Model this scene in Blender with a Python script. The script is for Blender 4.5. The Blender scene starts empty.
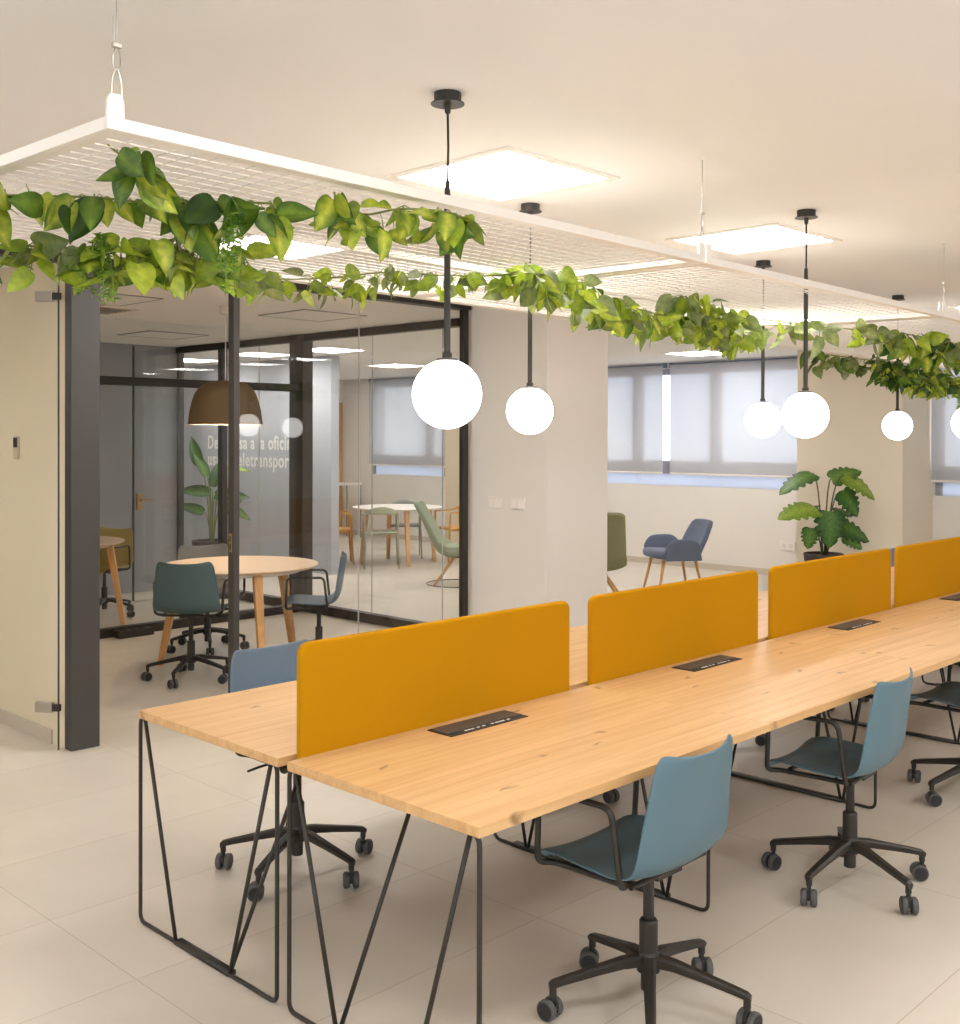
import bpy, bmesh, math, random
from mathutils import Vector, Matrix
random.seed(7)
PI = math.pi
sc = bpy.context.scene
COL = sc.collection

# ------------------------------------------------------------------ helpers
def srgb(r, g, b):
    def f(c):
        c /= 255.0
        return c / 12.92 if c <= 0.04045 else ((c + 0.055) / 1.055) ** 2.4
    return (f(r), f(g), f(b), 1.0)

class MB:
    """collects shapes; build() links them as one mesh object"""
    def __init__(s):
        s.v = []; s.f = []; s.c = []
    def add(s, verts, faces, col=None, M=None):
        o = len(s.v)
        for p in verts:
            p = Vector(p)
            s.v.append(M @ p if M else p)
        for q in faces:
            s.f.append([o + i for i in q])
        if col is not None:
            if isinstance(col, list): s.c += col
            else: s.c += [col] * len(verts)
        return s
    def box(s, x0, x1, y0, y1, z0, z1, M=None):
        v = [(x0,y0,z0),(x1,y0,z0),(x1,y1,z0),(x0,y1,z0),(x0,y0,z1),(x1,y0,z1),(x1,y1,z1),(x0,y1,z1)]
        f = [(0,3,2,1),(4,5,6,7),(0,1,5,4),(1,2,6,5),(2,3,7,6),(3,0,4,7)]
        return s.add(v, f, None, M)
    def tube(s, pts, r, n=8, closed=False, M=None, col=None):
        pts = [Vector(p) for p in pts]
        N = len(pts)
        rad = r if isinstance(r, (list, tuple)) else [r] * N
        tang = []
        for i in range(N):
            a = pts[(i-1) % N] if (closed or i > 0) else pts[i]
            b = pts[(i+1) % N] if (closed or i < N-1) else pts[i]
            t = (b - a)
            tang.append(t.normalized() if t.length > 1e-9 else Vector((0,0,1)))
        t0 = tang[0]
        ref = Vector((0,0,1)) if abs(t0.z) < 0.9 else Vector((1,0,0))
        u = (ref - t0 * ref.dot(t0)).normalized()
        v = []; f = []
        for i in range(N):
            t = tang[i]
            u = (u - t * u.dot(t)).normalized()
            w = t.cross(u)
            for k in range(n):
                a = 2*PI*k/n
                v.append(pts[i] + (u*math.cos(a) + w*math.sin(a)) * rad[i])
        for i in range(N if closed else N-1):
            j = (i+1) % N
            for k in range(n):
                k2 = (k+1) % n
                f.append((i*n+k, i*n+k2, j*n+k2, j*n+k))
        if not closed:
            f.append(tuple(range(n-1, -1, -1)))
            f.append(tuple((N-1)*n + k for k in range(n)))
        return s.add(v, f, col, M)
    def lathe(s, prof, n=24, M=None, cap=True):
        v = []; f = []
        for (r, z) in prof:
            for k in range(n):
                a = 2*PI*k/n
                v.append((r*math.cos(a), r*math.sin(a), z))
        for i in range(len(prof)-1):
            for k in range(n):
                k2 = (k+1) % n
                f.append((i*n+k, i*n+k2, (i+1)*n+k2, (i+1)*n+k))
        if cap:
            if prof[0][0] > 1e-4: f.append(tuple(range(n-1, -1, -1)))
            if prof[-1][0] > 1e-4: f.append(tuple((len(prof)-1)*n + k for k in range(n)))
        return s.add(v, f, None, M)
    def prism(s, poly, axis, a0, a1, M=None):
        """poly: 2-D outline (ccw); extruded along axis ('x','y','z') from a0 to a1"""
        n = len(poly); v = []
        for a in (a0, a1):
            for (p, q) in poly:
                v.append((a,p,q) if axis == 'x' else (p,a,q) if axis == 'y' else (p,q,a))
        f = [tuple(range(n-1,-1,-1)), tuple(range(n, 2*n))]
        for i in range(n):
            j = (i+1) % n
            f.append((i, j, n+j, n+i))
        return s.add(v, f, None, M)
    def pillow(s, sx, sy, sz, e=0.45, n=24, m=14, M=None):
        """superellipsoid with half sizes sx, sy, sz"""
        def pw(a, p): return math.copysign(abs(a)**p, a)
        v = []; f = []
        for i in range(m+1):
            th = -PI/2 + PI*i/m
            for k in range(n):
                ph = 2*PI*k/n
                v.append((sx*pw(math.cos(th),e)*pw(math.cos(ph),e), sy*pw(math.cos(th),e)*pw(math.sin(ph),e), sz*pw(math.sin(th),e)))
        for i in range(m):
            for k in range(n):
                k2 = (k+1) % n
                f.append((i*n+k, i*n+k2, (i+1)*n+k2, (i+1)*n+k))
        return s.add(v, f, None, M)
    def grid(s, fn, nu, nv, M=None):
        v = [fn(i/nu, j/nv) for j in range(nv+1) for i in range(nu+1)]
        f = [(j*(nu+1)+i, j*(nu+1)+i+1, (j+1)*(nu+1)+i+1, (j+1)*(nu+1)+i) for j in range(nv) for i in range(nu)]
        return s.add(v, f, None, M)
    def mesh(s, name):
        me = bpy.data.meshes.new(name)
        me.from_pydata([tuple(p) for p in s.v], [], s.f)
        bm = bmesh.new(); bm.from_mesh(me)
        if not s.c:
            pass
        bmesh.ops.recalc_face_normals(bm, faces=bm.faces)
        bm.to_mesh(me); bm.free()
        if s.c:
            a = me.color_attributes.new('tint', 'FLOAT_COLOR', 'POINT')
            for i, c in enumerate(s.c): a.data[i].color = c
        me.update()
        return me
    def build(s, name, mat, parent=None, smooth=False, bevel=0, solid=0, sub=0, loc=None):
        return link(s.mesh(name), name, mat, parent, smooth, bevel, solid, sub, loc)

def link(me, name, mat, parent=None, smooth=False, bevel=0, solid=0, sub=0, loc=None, rotz=0):
    o = bpy.data.objects.new(name, me)
    COL.objects.link(o)
    if mat is not None and not me.materials: me.materials.append(mat)
    if smooth:
        for p in me.polygons: p.use_smooth = True
    if parent is not None: o.parent = parent
    if loc is not None: o.location = loc
    o.rotation_euler.z = rotz
    if solid:
        m = o.modifiers.new('solid', 'SOLIDIFY'); m.thickness = solid; m.offset = 0
    if bevel:
        m = o.modifiers.new('bevel', 'BEVEL'); m.width = bevel; m.segments = 2; m.limit_method = 'ANGLE'
        m.angle_limit = math.radians(40)
    if sub:
        m = o.modifiers.new('sub', 'SUBSURF'); m.levels = sub; m.render_levels = sub
    return o

def fillet(pts, r, closed=False, n=5):
    pts = [Vector(p) for p in pts]; N = len(pts); out = []
    for i in range(N):
        if not closed and i in (0, N-1):
            out.append(pts[i]); continue
        p = pts[i]; a = (pts[(i-1) % N] - p); b = (pts[(i+1) % N] - p)
        rr = min(r, a.length*0.45, b.length*0.45)
        A = p + a.normalized()*rr; B = p + b.normalized()*rr
        for k in range(n+1):
            t = k/n
            out.append(A*(1-t)**2 + p*2*t*(1-t) + B*t*t)
    return out

def thing(name, label, cat, loc=(0,0,0), rotz=0, group=None):
    o = bpy.data.objects.new(name, None); COL.objects.link(o)
    o.empty_display_size = 0.1
    o.location = loc; o.rotation_euler.z = rotz
    return tag(o, label, cat, group)
def tag(o, label, cat, group=None):
    o['label'] = label; o['category'] = cat
    if group: o['group'] = group
    return o
def struct(o, label=None):
    o['kind'] = 'structure'
    if label: o['label'] = label
    return o
def struct_root(name, label=None, loc=(0,0,0)):
    o = bpy.data.objects.new(name, None); COL.objects.link(o); o.location = loc
    o.empty_display_size = 0.1
    return struct(o, label)
def copy_tree(o, parent=None):
    c = o.copy(); COL.objects.link(c); c.parent = parent
    for ch in list(o.children): copy_tree(ch, c)
    return c

# ------------------------------------------------------------------ materials
def new_mat(name):
    m = bpy.data.materials.new(name); m.use_nodes = True
    nt = m.node_tree; nt.nodes.clear()
    out = nt.nodes.new('ShaderNodeOutputMaterial')
    return m, nt, out
def N(nt, t, **kw):
    n = nt.nodes.new(t)
    for k, v in kw.items(): setattr(n, k, v)
    return n
def pbr(name, col, rough=0.5, metal=0.0, noise=0.0, nscale=8.0, bump=0.0, bscale=200.0, spec=0.5, sheen=0.0, coat=0.0):
    m, nt, out = new_mat(name)
    b = N(nt, 'ShaderNodeBsdfPrincipled'); nt.links.new(b.outputs[0], out.inputs[0])
    b.inputs['Roughness'].default_value = rough; b.inputs['Metallic'].default_value = metal
    b.inputs['Specular IOR Level'].default_value = spec
    b.inputs['Sheen Weight'].default_value = sheen
    b.inputs['Coat Weight'].default_value = coat
    tc = N(nt, 'ShaderNodeTexCoord')
    if noise > 0:
        nz = N(nt, 'ShaderNodeTexNoise'); nz.inputs['Scale'].default_value = nscale; nz.inputs['Detail'].default_value = 4
        nt.links.new(tc.outputs['Object'], nz.inputs['Vector'])
        mx = N(nt, 'ShaderNodeMix', data_type='RGBA')
        mx.inputs['A'].default_value = tuple(c*(1-noise) for c in col[:3]) + (1,)
        mx.inputs['B'].default_value = tuple(min(1, c*(1+noise)) for c in col[:3]) + (1,)
        nt.links.new(nz.outputs['Fac'], mx.inputs['Factor']); nt.links.new(mx.outputs['Result'], b.inputs['Base Color'])
    else:
        b.inputs['Base Color'].default_value = col
    if bump > 0:
        nb = N(nt, 'ShaderNodeTexNoise'); nb.inputs['Scale'].default_value = bscale; nb.inputs['Detail'].default_value = 3
        nt.links.new(tc.outputs['Object'], nb.inputs['Vector'])
        bp = N(nt, 'ShaderNodeBump'); bp.inputs['Strength'].default_value = bump; bp.inputs['Distance'].default_value = 0.002
        nt.links.new(nb.outputs['Fac'], bp.inputs['Height']); nt.links.new(bp.outputs[0], b.inputs['Normal'])
    return m
def emit(name, col, s):
    m, nt, out = new_mat(name)
    e = N(nt, 'ShaderNodeEmission'); e.inputs[0].default_value = col; e.inputs[1].default_value = s
    nt.links.new(e.outputs[0], out.inputs[0])
    return m
def glass(name, tint=(0.97,0.98,0.97,1), f0=0.025):
    m, nt, out = new_mat(name)
    t = N(nt, 'ShaderNodeBsdfTransparent'); t.inputs[0].default_value = tint
    g = N(nt, 'ShaderNodeBsdfGlossy'); g.inputs['Roughness'].default_value = 0.0; g.inputs[0].default_value = (1,1,1,1)
    lw = N(nt, 'ShaderNodeLayerWeight'); lw.inputs['Blend'].default_value = 0.5
    pw = N(nt, 'ShaderNodeMath', operation='POWER'); pw.inputs[1].default_value = 5.0
    ma = N(nt, 'ShaderNodeMath', operation='MULTIPLY_ADD'); ma.inputs[1].default_value = 0.9; ma.inputs[2].default_value = f0
    nt.links.new(lw.outputs['Facing'], pw.inputs[0]); nt.links.new(pw.outputs[0], ma.inputs[0])
    mx = N(nt, 'ShaderNodeMixShader')
    nt.links.new(ma.outputs[0], mx.inputs[0]); nt.links.new(t.outputs[0], mx.inputs[1]); nt.links.new(g.outputs[0], mx.inputs[2])
    nt.links.new(mx.outputs[0], out.inputs[0])
    return m
def wood(name, light, dark, knot, scale=1.0, axis='X', rough=0.42):
    m, nt, out = new_mat(name)
    b = N(nt, 'ShaderNodeBsdfPrincipled'); nt.links.new(b.outputs[0], out.inputs[0])
    b.inputs['Roughness'].default_value = rough
    tc = N(nt, 'ShaderNodeTexCoord'); oi = N(nt, 'ShaderNodeObjectInfo')
    ad = N(nt, 'ShaderNodeVectorMath', operation='ADD')
    sc_ = N(nt, 'ShaderNodeVectorMath', operation='SCALE'); sc_.inputs[3].default_value = 13.0
    cb = N(nt, 'ShaderNodeCombineXYZ')
    nt.links.new(oi.outputs['Random'], cb.inputs[0]); nt.links.new(oi.outputs['Random'], cb.inputs[1])
    nt.links.new(cb.outputs[0], sc_.inputs[0])
    nt.links.new(tc.outputs['Object'], ad.inputs[0]); nt.links.new(sc_.outputs[0], ad.inputs[1])
    mp = N(nt, 'ShaderNodeMapping')
    k = {'X':(1.0,26,26),'Z':(14,14,1.2)}[axis]
    mp.inputs['Scale'].default_value = tuple(c*scale for c in k)
    nt.links.new(ad.outputs[0], mp.inputs['Vector'])
    n1 = N(nt, 'ShaderNodeTexNoise'); n1.inputs['Scale'].default_value = 1.0; n1.inputs['Detail'].default_value = 8; n1.inputs['Roughness'].default_value = 0.6; n1.inputs['Distortion'].default_value = 1.1
    nt.links.new(mp.outputs[0], n1.inputs['Vector'])
    r1 = N(nt, 'ShaderNodeValToRGB')
    r1.color_ramp.elements[0].position = 0.28; r1.color_ramp.elements[0].color = dark
    r1.color_ramp.elements[1].position = 0.66; r1.color_ramp.elements[1].color = light
    nt.links.new(n1.outputs['Fac'], r1.inputs[0])
    # knots: sparse stretched cells
    mp2 = N(nt, 'ShaderNodeMapping'); k2 = {'X':(1.9,5.6,0.02),'Z':(6.5,6.5,2.3)}[axis]
    mp2.inputs['Scale'].default_value = tuple(c*scale for c in k2)
    nzd = N(nt, 'ShaderNodeTexNoise'); nzd.inputs['Scale'].default_value = 9.0
    nt.links.new(ad.outputs[0], nzd.inputs['Vector'])
    mixv = N(nt, 'ShaderNodeMix', data_type='VECTOR'); mixv.inputs['Factor'].default_value = 0.10
    nt.links.new(ad.outputs[0], mixv.inputs['A']); nt.links.new(nzd.outputs['Color'], mixv.inputs['B'])
    nt.links.new(mixv.outputs['Result'], mp2.inputs['Vector'])
    vo = N(nt, 'ShaderNodeTexVoronoi'); vo.inputs['Scale'].default_value = 1.0
    if axis == 'X': vo.voronoi_dimensions = '2D'
    nt.links.new(mp2.outputs[0], vo.inputs['Vector'])
    r2 = N(nt, 'ShaderNodeValToRGB')
    r2.color_ramp.elements[0].position = 0.012; r2.color_ramp.elements[0].color = (1,1,1,1)
    r2.color_ramp.elements[1].position = 0.060; r2.color_ramp.elements[1].color = (0,0,0,1)
    nt.links.new(vo.outputs['Distance'], r2.inputs[0])
    mul = N(nt, 'ShaderNodeMath', operation='MULTIPLY'); mul.inputs[1].default_value = 0.7
    nt.links.new(r2.outputs[0], mul.inputs[0])
    mx = N(nt, 'ShaderNodeMix', data_type='RGBA'); mx.inputs['B'].default_value = knot
    nt.links.new(mul.outputs[0], mx.inputs['Factor']); nt.links.new(r1.outputs[0], mx.inputs['A'])
    nt.links.new(mx.outputs['Result'], b.inputs['Base Color'])
    return m
def floor_mat():
    m, nt, out = new_mat('porcelain_tiles')
    b = N(nt, 'ShaderNodeBsdfPrincipled'); nt.links.new(b.outputs[0], out.inputs[0])
    tc = N(nt, 'ShaderNodeTexCoord'); mp = N(nt, 'ShaderNodeMapping')
    mp.inputs['Location'].default_value = (-1.70, -1.345, 0)
    nt.links.new(tc.outputs['Object'], mp.inputs['Vector'])
    br = N(nt, 'ShaderNodeTexBrick'); br.offset = 0.0; br.squash = 1.0
    br.inputs['Scale'].default_value = 1.0; br.inputs['Brick Width'].default_value = 1.19; br.inputs['Row Height'].default_value = 0.594
    br.inputs['Mortar Size'].default_value = 0.0022; br.inputs['Mortar Smooth'].default_value = 0.2
    br.inputs['Color1'].default_value = srgb(210, 201, 188); br.inputs['Color2'].default_value = srgb(204, 195, 182)
    br.inputs['Mortar'].default_value = srgb(184, 171, 154)
    nt.links.new(mp.outputs[0], br.inputs['Vector'])
    n1 = N(nt, 'ShaderNodeTexNoise'); n1.inputs['Scale'].default_value = 1.6; n1.inputs['Detail'].default_value = 7; n1.inputs['Roughness'].default_value = 0.6
    nt.links.new(tc.outputs['Object'], n1.inputs['Vector'])
    r = N(nt, 'ShaderNodeValToRGB')
    r.color_ramp.elements[0].position = 0.3; r.color_ramp.elements[0].color = (0.90,0.89,0.88,1)
    r.color_ramp.elements[1].position = 0.7; r.color_ramp.elements[1].color = (1.0,1.0,1.0,1)
    nt.links.new(n1.outputs['Fac'], r.inputs[0])
    mx = N(nt, 'ShaderNodeMix', data_type='RGBA', blend_type='MULTIPLY'); mx.inputs['Factor'].default_value = 1
    nt.links.new(br.outputs['Color'], mx.inputs['A']); nt.links.new(r.outputs[0], mx.inputs['B'])
    nt.links.new(mx.outputs['Result'], b.inputs['Base Color'])
    b.inputs['Roughness'].default_value = 0.38; b.inputs['Specular IOR Level'].default_value = 0.4
    return m
def leaf_mat():
    m, nt, out = new_mat('leaf_green')
    b = N(nt, 'ShaderNodeBsdfPrincipled')
    a = N(nt, 'ShaderNodeAttribute', attribute_name='tint')
    tc = N(nt, 'ShaderNodeTexCoord')
    nz = N(nt, 'ShaderNodeTexNoise'); nz.inputs['Scale'].default_value = 45; nz.inputs['Detail'].default_value = 3
    nt.links.new(tc.outputs['Object'], nz.inputs['Vector'])
    r = N(nt, 'ShaderNodeValToRGB')
    r.color_ramp.elements[0].position = 0.35; r.color_ramp.elements[0].color = (0.58,0.63,0.58,1)
    r.color_ramp.elements[1].position = 0.7; r.color_ramp.elements[1].color = (1.02,1.0,0.85,1)
    nt.links.new(nz.outputs['Fac'], r.inputs[0])
    mx = N(nt, 'ShaderNodeMix', data_type='RGBA', blend_type='MULTIPLY'); mx.inputs['Factor'].default_value = 1
    nt.links.new(a.outputs['Color'], mx.inputs['A']); nt.links.new(r.outputs[0], mx.inputs['B'])
    nt.links.new(mx.outputs['Result'], b.inputs['Base Color'])
    b.inputs['Roughness'].default_value = 0.45
    tr = N(nt, 'ShaderNodeBsdfTranslucent'); nt.links.new(mx.outputs['Result'], tr.inputs[0])
    ms = N(nt, 'ShaderNodeMixShader'); ms.inputs[0].default_value = 0.35
    nt.links.new(b.outputs[0], ms.inputs[1]); nt.links.new(tr.outputs[0], ms.inputs[2]); nt.links.new(ms.outputs[0], out.inputs[0])
    return m
def daylight_strip_mat():  # bluish translucent tint standing in for daylight that spills below the blinds
    m, nt, out = new_mat('daylight_strip_glass')
    d = N(nt, 'ShaderNodeBsdfDiffuse'); d.inputs[0].default_value = (0.66,0.69,0.77,1)
    tl = N(nt, 'ShaderNodeBsdfTranslucent'); tl.inputs[0].default_value = (0.84,0.90,1.0,1)
    ms = N(nt, 'ShaderNodeMixShader'); ms.inputs[0].default_value = 0.42
    nt.links.new(d.outputs[0], ms.inputs[1]); nt.links.new(tl.outputs[0], ms.inputs[2]); nt.links.new(ms.outputs[0], out.inputs[0])
    return m
def blind_mat():
    m, nt, out = new_mat('screen_fabric')
    d = N(nt, 'ShaderNodeBsdfDiffuse'); d.inputs[0].default_value = (0.60,0.59,0.60,1)
    tl = N(nt, 'ShaderNodeBsdfTranslucent'); tl.inputs[0].default_value = (0.80,0.80,0.82,1)
    tp = N(nt, 'ShaderNodeBsdfTransparent'); tp.inputs[0].default_value = (0.92,0.95,1,1)
    m1 = N(nt, 'ShaderNodeMixShader'); m1.inputs[0].default_value = 0.18
    m2 = N(nt, 'ShaderNodeMixShader'); m2.inputs[0].default_value = 0.30
    nt.links.new(d.outputs[0], m1.inputs[1]); nt.links.new(tl.outputs[0], m1.inputs[2])
    nt.links.new(m1.outputs[0], m2.inputs[1]); nt.links.new(tp.outputs[0], m2.inputs[2]); nt.links.new(m2.outputs[0], out.inputs[0])
    return m

M = {
 'paint': pbr('cream_paint', srgb(228,222,214), 0.85, noise=0.015, nscale=3),
 'ceil': pbr('ceiling_paint', srgb(240,238,236), 0.9, noise=0.01, nscale=2),
 'cream': pbr('ivory_paint', srgb(226,214,188), 0.85, noise=0.015, nscale=3),
 'palebeige': pbr('pale_beige_paint', srgb(224,212,192), 0.85, noise=0.015, nscale=3),
 'beige': pbr('beige_paint', srgb(205,190,165), 0.85, noise=0.015, nscale=3),
 'greywall': pbr('pale_grey_blue_paint', srgb(178,180,188), 0.8, noise=0.02, nscale=3),
 'grey': pbr('grey_blue_paint', srgb(150,152,158), 0.8, noise=0.02, nscale=3),
 'skirt': pbr('stone_skirting', srgb(196,184,168), 0.5, noise=0.04, nscale=5),
 'char': pbr('charcoal_metal', srgb(64,60,57), 0.5, noise=0.03, nscale=20),
 'black': pbr('black_metal', srgb(42,37,31), 0.45, noise=0.04, nscale=40),
 'blackp': pbr('black_plastic', srgb(34,34,34), 0.5, noise=0.05, nscale=60),
 'tyre': pbr('grey_caster_tyre', srgb(82,80,78), 0.6, noise=0.05, nscale=60),
 'steel': pbr('brushed_steel', srgb(190,185,178), 0.3, 1.0, noise=0.04, nscale=60),
 'brass': pbr('brass', srgb(190,160,110), 0.3, 1.0, noise=0.04, nscale=60),
 'white': pbr('white_powder_coat', srgb(238,232,224), 0.5, noise=0.01, nscale=20),
 'wplastic': pbr('white_plastic', srgb(232,226,218), 0.45, noise=0.01, nscale=20),
 'blue': pbr('blue_polypropylene', srgb(84,112,124), 0.5, noise=0.03, nscale=30, bump=0.05, bscale=600),
 'slate': pbr('slate_polypropylene', srgb(96,116,136), 0.5, noise=0.03, nscale=30),
 'teal': pbr('dark_teal_polypropylene', srgb(74,96,100), 0.5, noise=0.03, nscale=30),
 'greyp': pbr('grey_polypropylene', srgb(100,104,106), 0.5, noise=0.03, nscale=30),
 'mustardp': pbr('mustard_polypropylene', srgb(190,170,100), 0.5, noise=0.03, nscale=30),
 'felt': pbr('mustard_felt', srgb(182,128,10), 0.95, noise=0.06, nscale=300, bump=0.35, bscale=900, spec=0.08),
 'bluefab': pbr('blue_upholstery', srgb(104,112,130), 0.95, noise=0.08, nscale=250, bump=0.3, bscale=700, spec=0.1, sheen=0.1),
 'sagefab': pbr('sage_upholstery', srgb(150,160,138), 0.95, noise=0.06, nscale=250, bump=0.3, bscale=700, spec=0.1),
 'olivefab': pbr('olive_upholstery', srgb(136,134,102), 0.95, noise=0.06, nscale=250, bump=0.3, bscale=700, spec=0.1),
 'sage': pbr('sage_metal', srgb(168,172,150), 0.5, noise=0.03, nscale=30),
 'greym': pbr('grey_green_metal', srgb(140,144,138), 0.5, noise=0.03, nscale=30),
 'oak': wood('knotty_oak', srgb(213,173,122), srgb(192,146,94), srgb(104,68,36)),
 'oakleg': wood('oak_leg', srgb(222,170,112), srgb(196,140,84), srgb(150,96,50), 1.0, 'Z'),
 'paleoak': wood('pale_oak', srgb(226,202,172), srgb(214,188,156), srgb(190,160,126)),
 'honey': wood('honey_wood', srgb(214,160,80), srgb(190,134,60), srgb(150,96,40), 1.0, 'Z'),
 'brownshade': pbr('brown_felt_shade', srgb(122,102,78), 0.85, noise=0.05, nscale=200, bump=0.2, bscale=600, spec=0.15),
 'shadein': pbr('cream_shade_lining', srgb(226,206,176), 0.8, noise=0.02, nscale=30),
 'pot': pbr('dark_brown_pot', srgb(62,50,42), 0.6, noise=0.1, nscale=30),
 'soil': pbr('potting_soil', srgb(58,42,30), 0.95, noise=0.3, nscale=80, bump=0.6, bscale=120),
 'stem': pbr('plant_stem', srgb(120,128,62), 0.6, noise=0.12, nscale=40),
 'stemdark': pbr('dark_plant_stem', srgb(78,72,46), 0.6, noise=0.12, nscale=40),
 'leaf': leaf_mat(),
 'floor': floor_mat(),
 'blind': blind_mat(),
 'daylight_strip': daylight_strip_mat(),
 'glass': glass('clear_partition_glass', (0.988,0.99,0.984,1)),
 'wglass': glass('window_glass', (0.97,0.98,0.98,1)),
 'alu': pbr('grey_aluminium_frame', srgb(150,150,158), 0.5, noise=0.02, nscale=30),
 'bluealu': pbr('blue_grey_roller_tube', srgb(110,124,146), 0.5, noise=0.02, nscale=30),
 'panel': emit('led_panel', (1.0,0.966,0.922,1), 13.0),
 'globe': emit('opal_globe_glow', (1.0,0.965,0.92,1), 4.5),
 'bulb': emit('warm_bulb', (1.0,0.82,0.60,1), 220.0),
 'offpanel': pbr('unlit_panel', srgb(222,212,200), 0.6, noise=0.01, nscale=10),
 'jointgrey': pbr('grey_silicone', srgb(186,182,174), 0.4, noise=0.02, nscale=30),
 'text': pbr('white_lettering', srgb(236,234,228), 0.5, noise=0.01, nscale=10),
 'dark': pbr('dark_recess', srgb(26,25,24), 0.7, noise=0.05, nscale=30),
}

# ------------------------------------------------------------------ camera
H = 1.667
yaw, pit, rol = 0.76949, -0.006335, 0.002503
F, CX, CY = 1110.8, 484.27, 443.84
fw = Vector((math.cos(yaw), math.sin(yaw), 0)); rt = Vector((math.sin(yaw), -math.cos(yaw), 0)); up = Vector((0,0,1))
f2 = fw*math.cos(pit) + up*math.sin(pit); u2 = up*math.cos(pit) - fw*math.sin(pit)
r3 = rt*math.cos(rol) + u2*math.sin(rol); u3 = u2*math.cos(rol) - rt*math.sin(rol)
cam = bpy.data.cameras.new('camera'); co = bpy.data.objects.new('camera', cam); COL.objects.link(co)
cam.sensor_fit = 'HORIZONTAL'; cam.sensor_width = 36; cam.lens = F/960*36
cam.shift_x = -(CX-480)/960; cam.shift_y = -(512-CY)/960
cam.clip_start = 0.05; cam.clip_end = 200
m3 = Matrix((r3, u3, -f2)).transposed()
co.matrix_world = Matrix.Translation((0,0,H)) @ m3.to_4x4()
sc.camera = co

# ------------------------------------------------------------------ the setting
ZC = 2.64
XW = 12.07                 # window wall
YB = 15.1                  # far end wall
YF = 5.65                  # glazed front of the meeting rooms
XS = 6.43                  # glazed side of the meeting rooms
YP = 8.63                  # glazed partition between the two rooms
Y2 = 10.9                  # back of the second room
def sbox(name, mat, *a, label=None, bevel=0):
    return struct(MB().box(*a).build(name, mat, bevel=bevel), label)

sbox('floor', M['floor'], -4, XW+0.3, -5, YB+0.3, -0.1, 0)
sbox('ceiling', M['ceil'], -4, XW+0.3, -5, YB+0.3, ZC, ZC+0.1)
w = MB(); LEFT_FILL_WIN = [(-4.4, -1.6), (-1.3, 1.5), (1.8, 4.6)]; SILL = 0.25; ys = -5  # window openings added out of view, as daylight fill from the left
for a, b in LEFT_FILL_WIN:
    w.box(-4.2, -4, ys, a, 0, ZC); w.box(-4.2, -4, a, b, 0, SILL); w.box(-4.2, -4, a, b, 2.5, ZC); ys = b
w.box(-4.2, -4, ys, YB+0.3, 0, ZC)
struct(w.build('wall_left', M['paint']))
for i, (a, b) in enumerate(LEFT_FILL_WIN):
    r = struct_root('window_%d' % (i+5), None, (-4.1, 0, 0))  # added window, only lets fill light in
    fr = MB(); m_ = (a+b)/2
    fr.box(-0.03, 0.03, a, b, SILL, 0.57); fr.box(-0.03, 0.03, a, b, 2.43, 2.5)
    for y in (a, m_-0.03, b-0.06): fr.box(-0.028, 0.028, y, y+0.06, 0.57, 2.43)
    fr.build('window_frame', M['alu'], r)
    for y0, y1 in ((a+0.06, m_-0.03), (m_+0.03, b-0.06)): MB().box(-0.004, 0.004, y0, y1, 0.57, 2.43).build('window_pane', M['wglass'], r)
sbox('wall_back', M['paint'], -4, XW+0.3, YB, YB+0.2, 0, ZC)
w = MB(); FRONT_FILL_WIN = [(-3.4, -0.4), (0.0, 3.4), (3.8, 7.2)]; xs_ = -4  # unseen windows added behind the camera, daylight fill under the desks
for a, b in FRONT_FILL_WIN:
    w.box(xs_, a, -5.2, -5, 0, ZC); w.box(a, b, -5.2, -5, 0, SILL); w.box(a, b, -5.2, -5, 2.5, ZC); xs_ = b
w.box(xs_, XW+0.3, -5.2, -5, 0, ZC)
struct(w.build('wall_front', M['paint']))
for i, (a, b) in enumerate(FRONT_FILL_WIN):
    r = struct_root('window_%d' % (i+8), None, (0, -5.1, 0))  # added window out of view, a source of fill light
    fr = MB(); m_ = (a+b)/2
    fr.box(a, b, -0.03, 0.03, SILL, 0.57); fr.box(a, b, -0.03, 0.03, 2.43, 2.5)
    for x in (a, m_-0.03, b-0.06): fr.box(x, x+0.06, -0.028, 0.028, 0.57, 2.43)
    fr.build('window_frame', M['alu'], r)
    for x0, x1 in ((a+0.06, m_-0.03), (m_+0.03, b-0.06)): MB().box(x0, x1, -0.004, 0.004, 0.57, 2.43).build('window_pane', M['wglass'], r)
# window wall with openings
WIN = [(-1.6, 0.9), (1.4, 4.88), (6.1, 9.95), (12.52, 14.33)]
w = MB(); ys = -5
ZS0, ZS1 = 1.02, 2.56
for a, b in WIN:
    w.box(XW, XW+0.3, ys, a, 0, ZC); w.box(XW, XW+0.3, a, b, 0, ZS0); w.box(XW, XW+0.3, a, b, ZS1, ZC); ys = b
w.box(XW, XW+0.3, ys, YB+0.3, 0, ZC)
struct(w.build('wall_right', M['paint']))
sbox('baseboard_right', M['skirt'], XW-0.012, XW-0.0005, 6.12, YB-0.02, 0, 0.075)
sbox('baseboard_back', M['skirt'], 8.32, XW-0.02, YB-0.012, YB-0.0005, 0, 0.075)
sbox('pillar_1', M['palebeige'], 11.30, XW-0.001, 4.90, 6.10, 0, ZC-0.001, label='beige pillar on the window wall behind the monstera')
sbox('pillar_2', M['beige'], 11.55, XW-0.001, 11.20, 12.0, 0, ZC-0.001, label='beige pillar on the window wall seen through the glass')
sbox('pillar_3', M['paint'], 5.675, 6.34, 4.91, 5.70, 0, ZC-0.001, label='white pillar at the corner of the glass meeting room')
sbox('wall_text', M['greywall'], 8.30, 8.42, 10.60, YB-0.001, 0, ZC-0.001, label='grey wall carrying white lettering')
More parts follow.
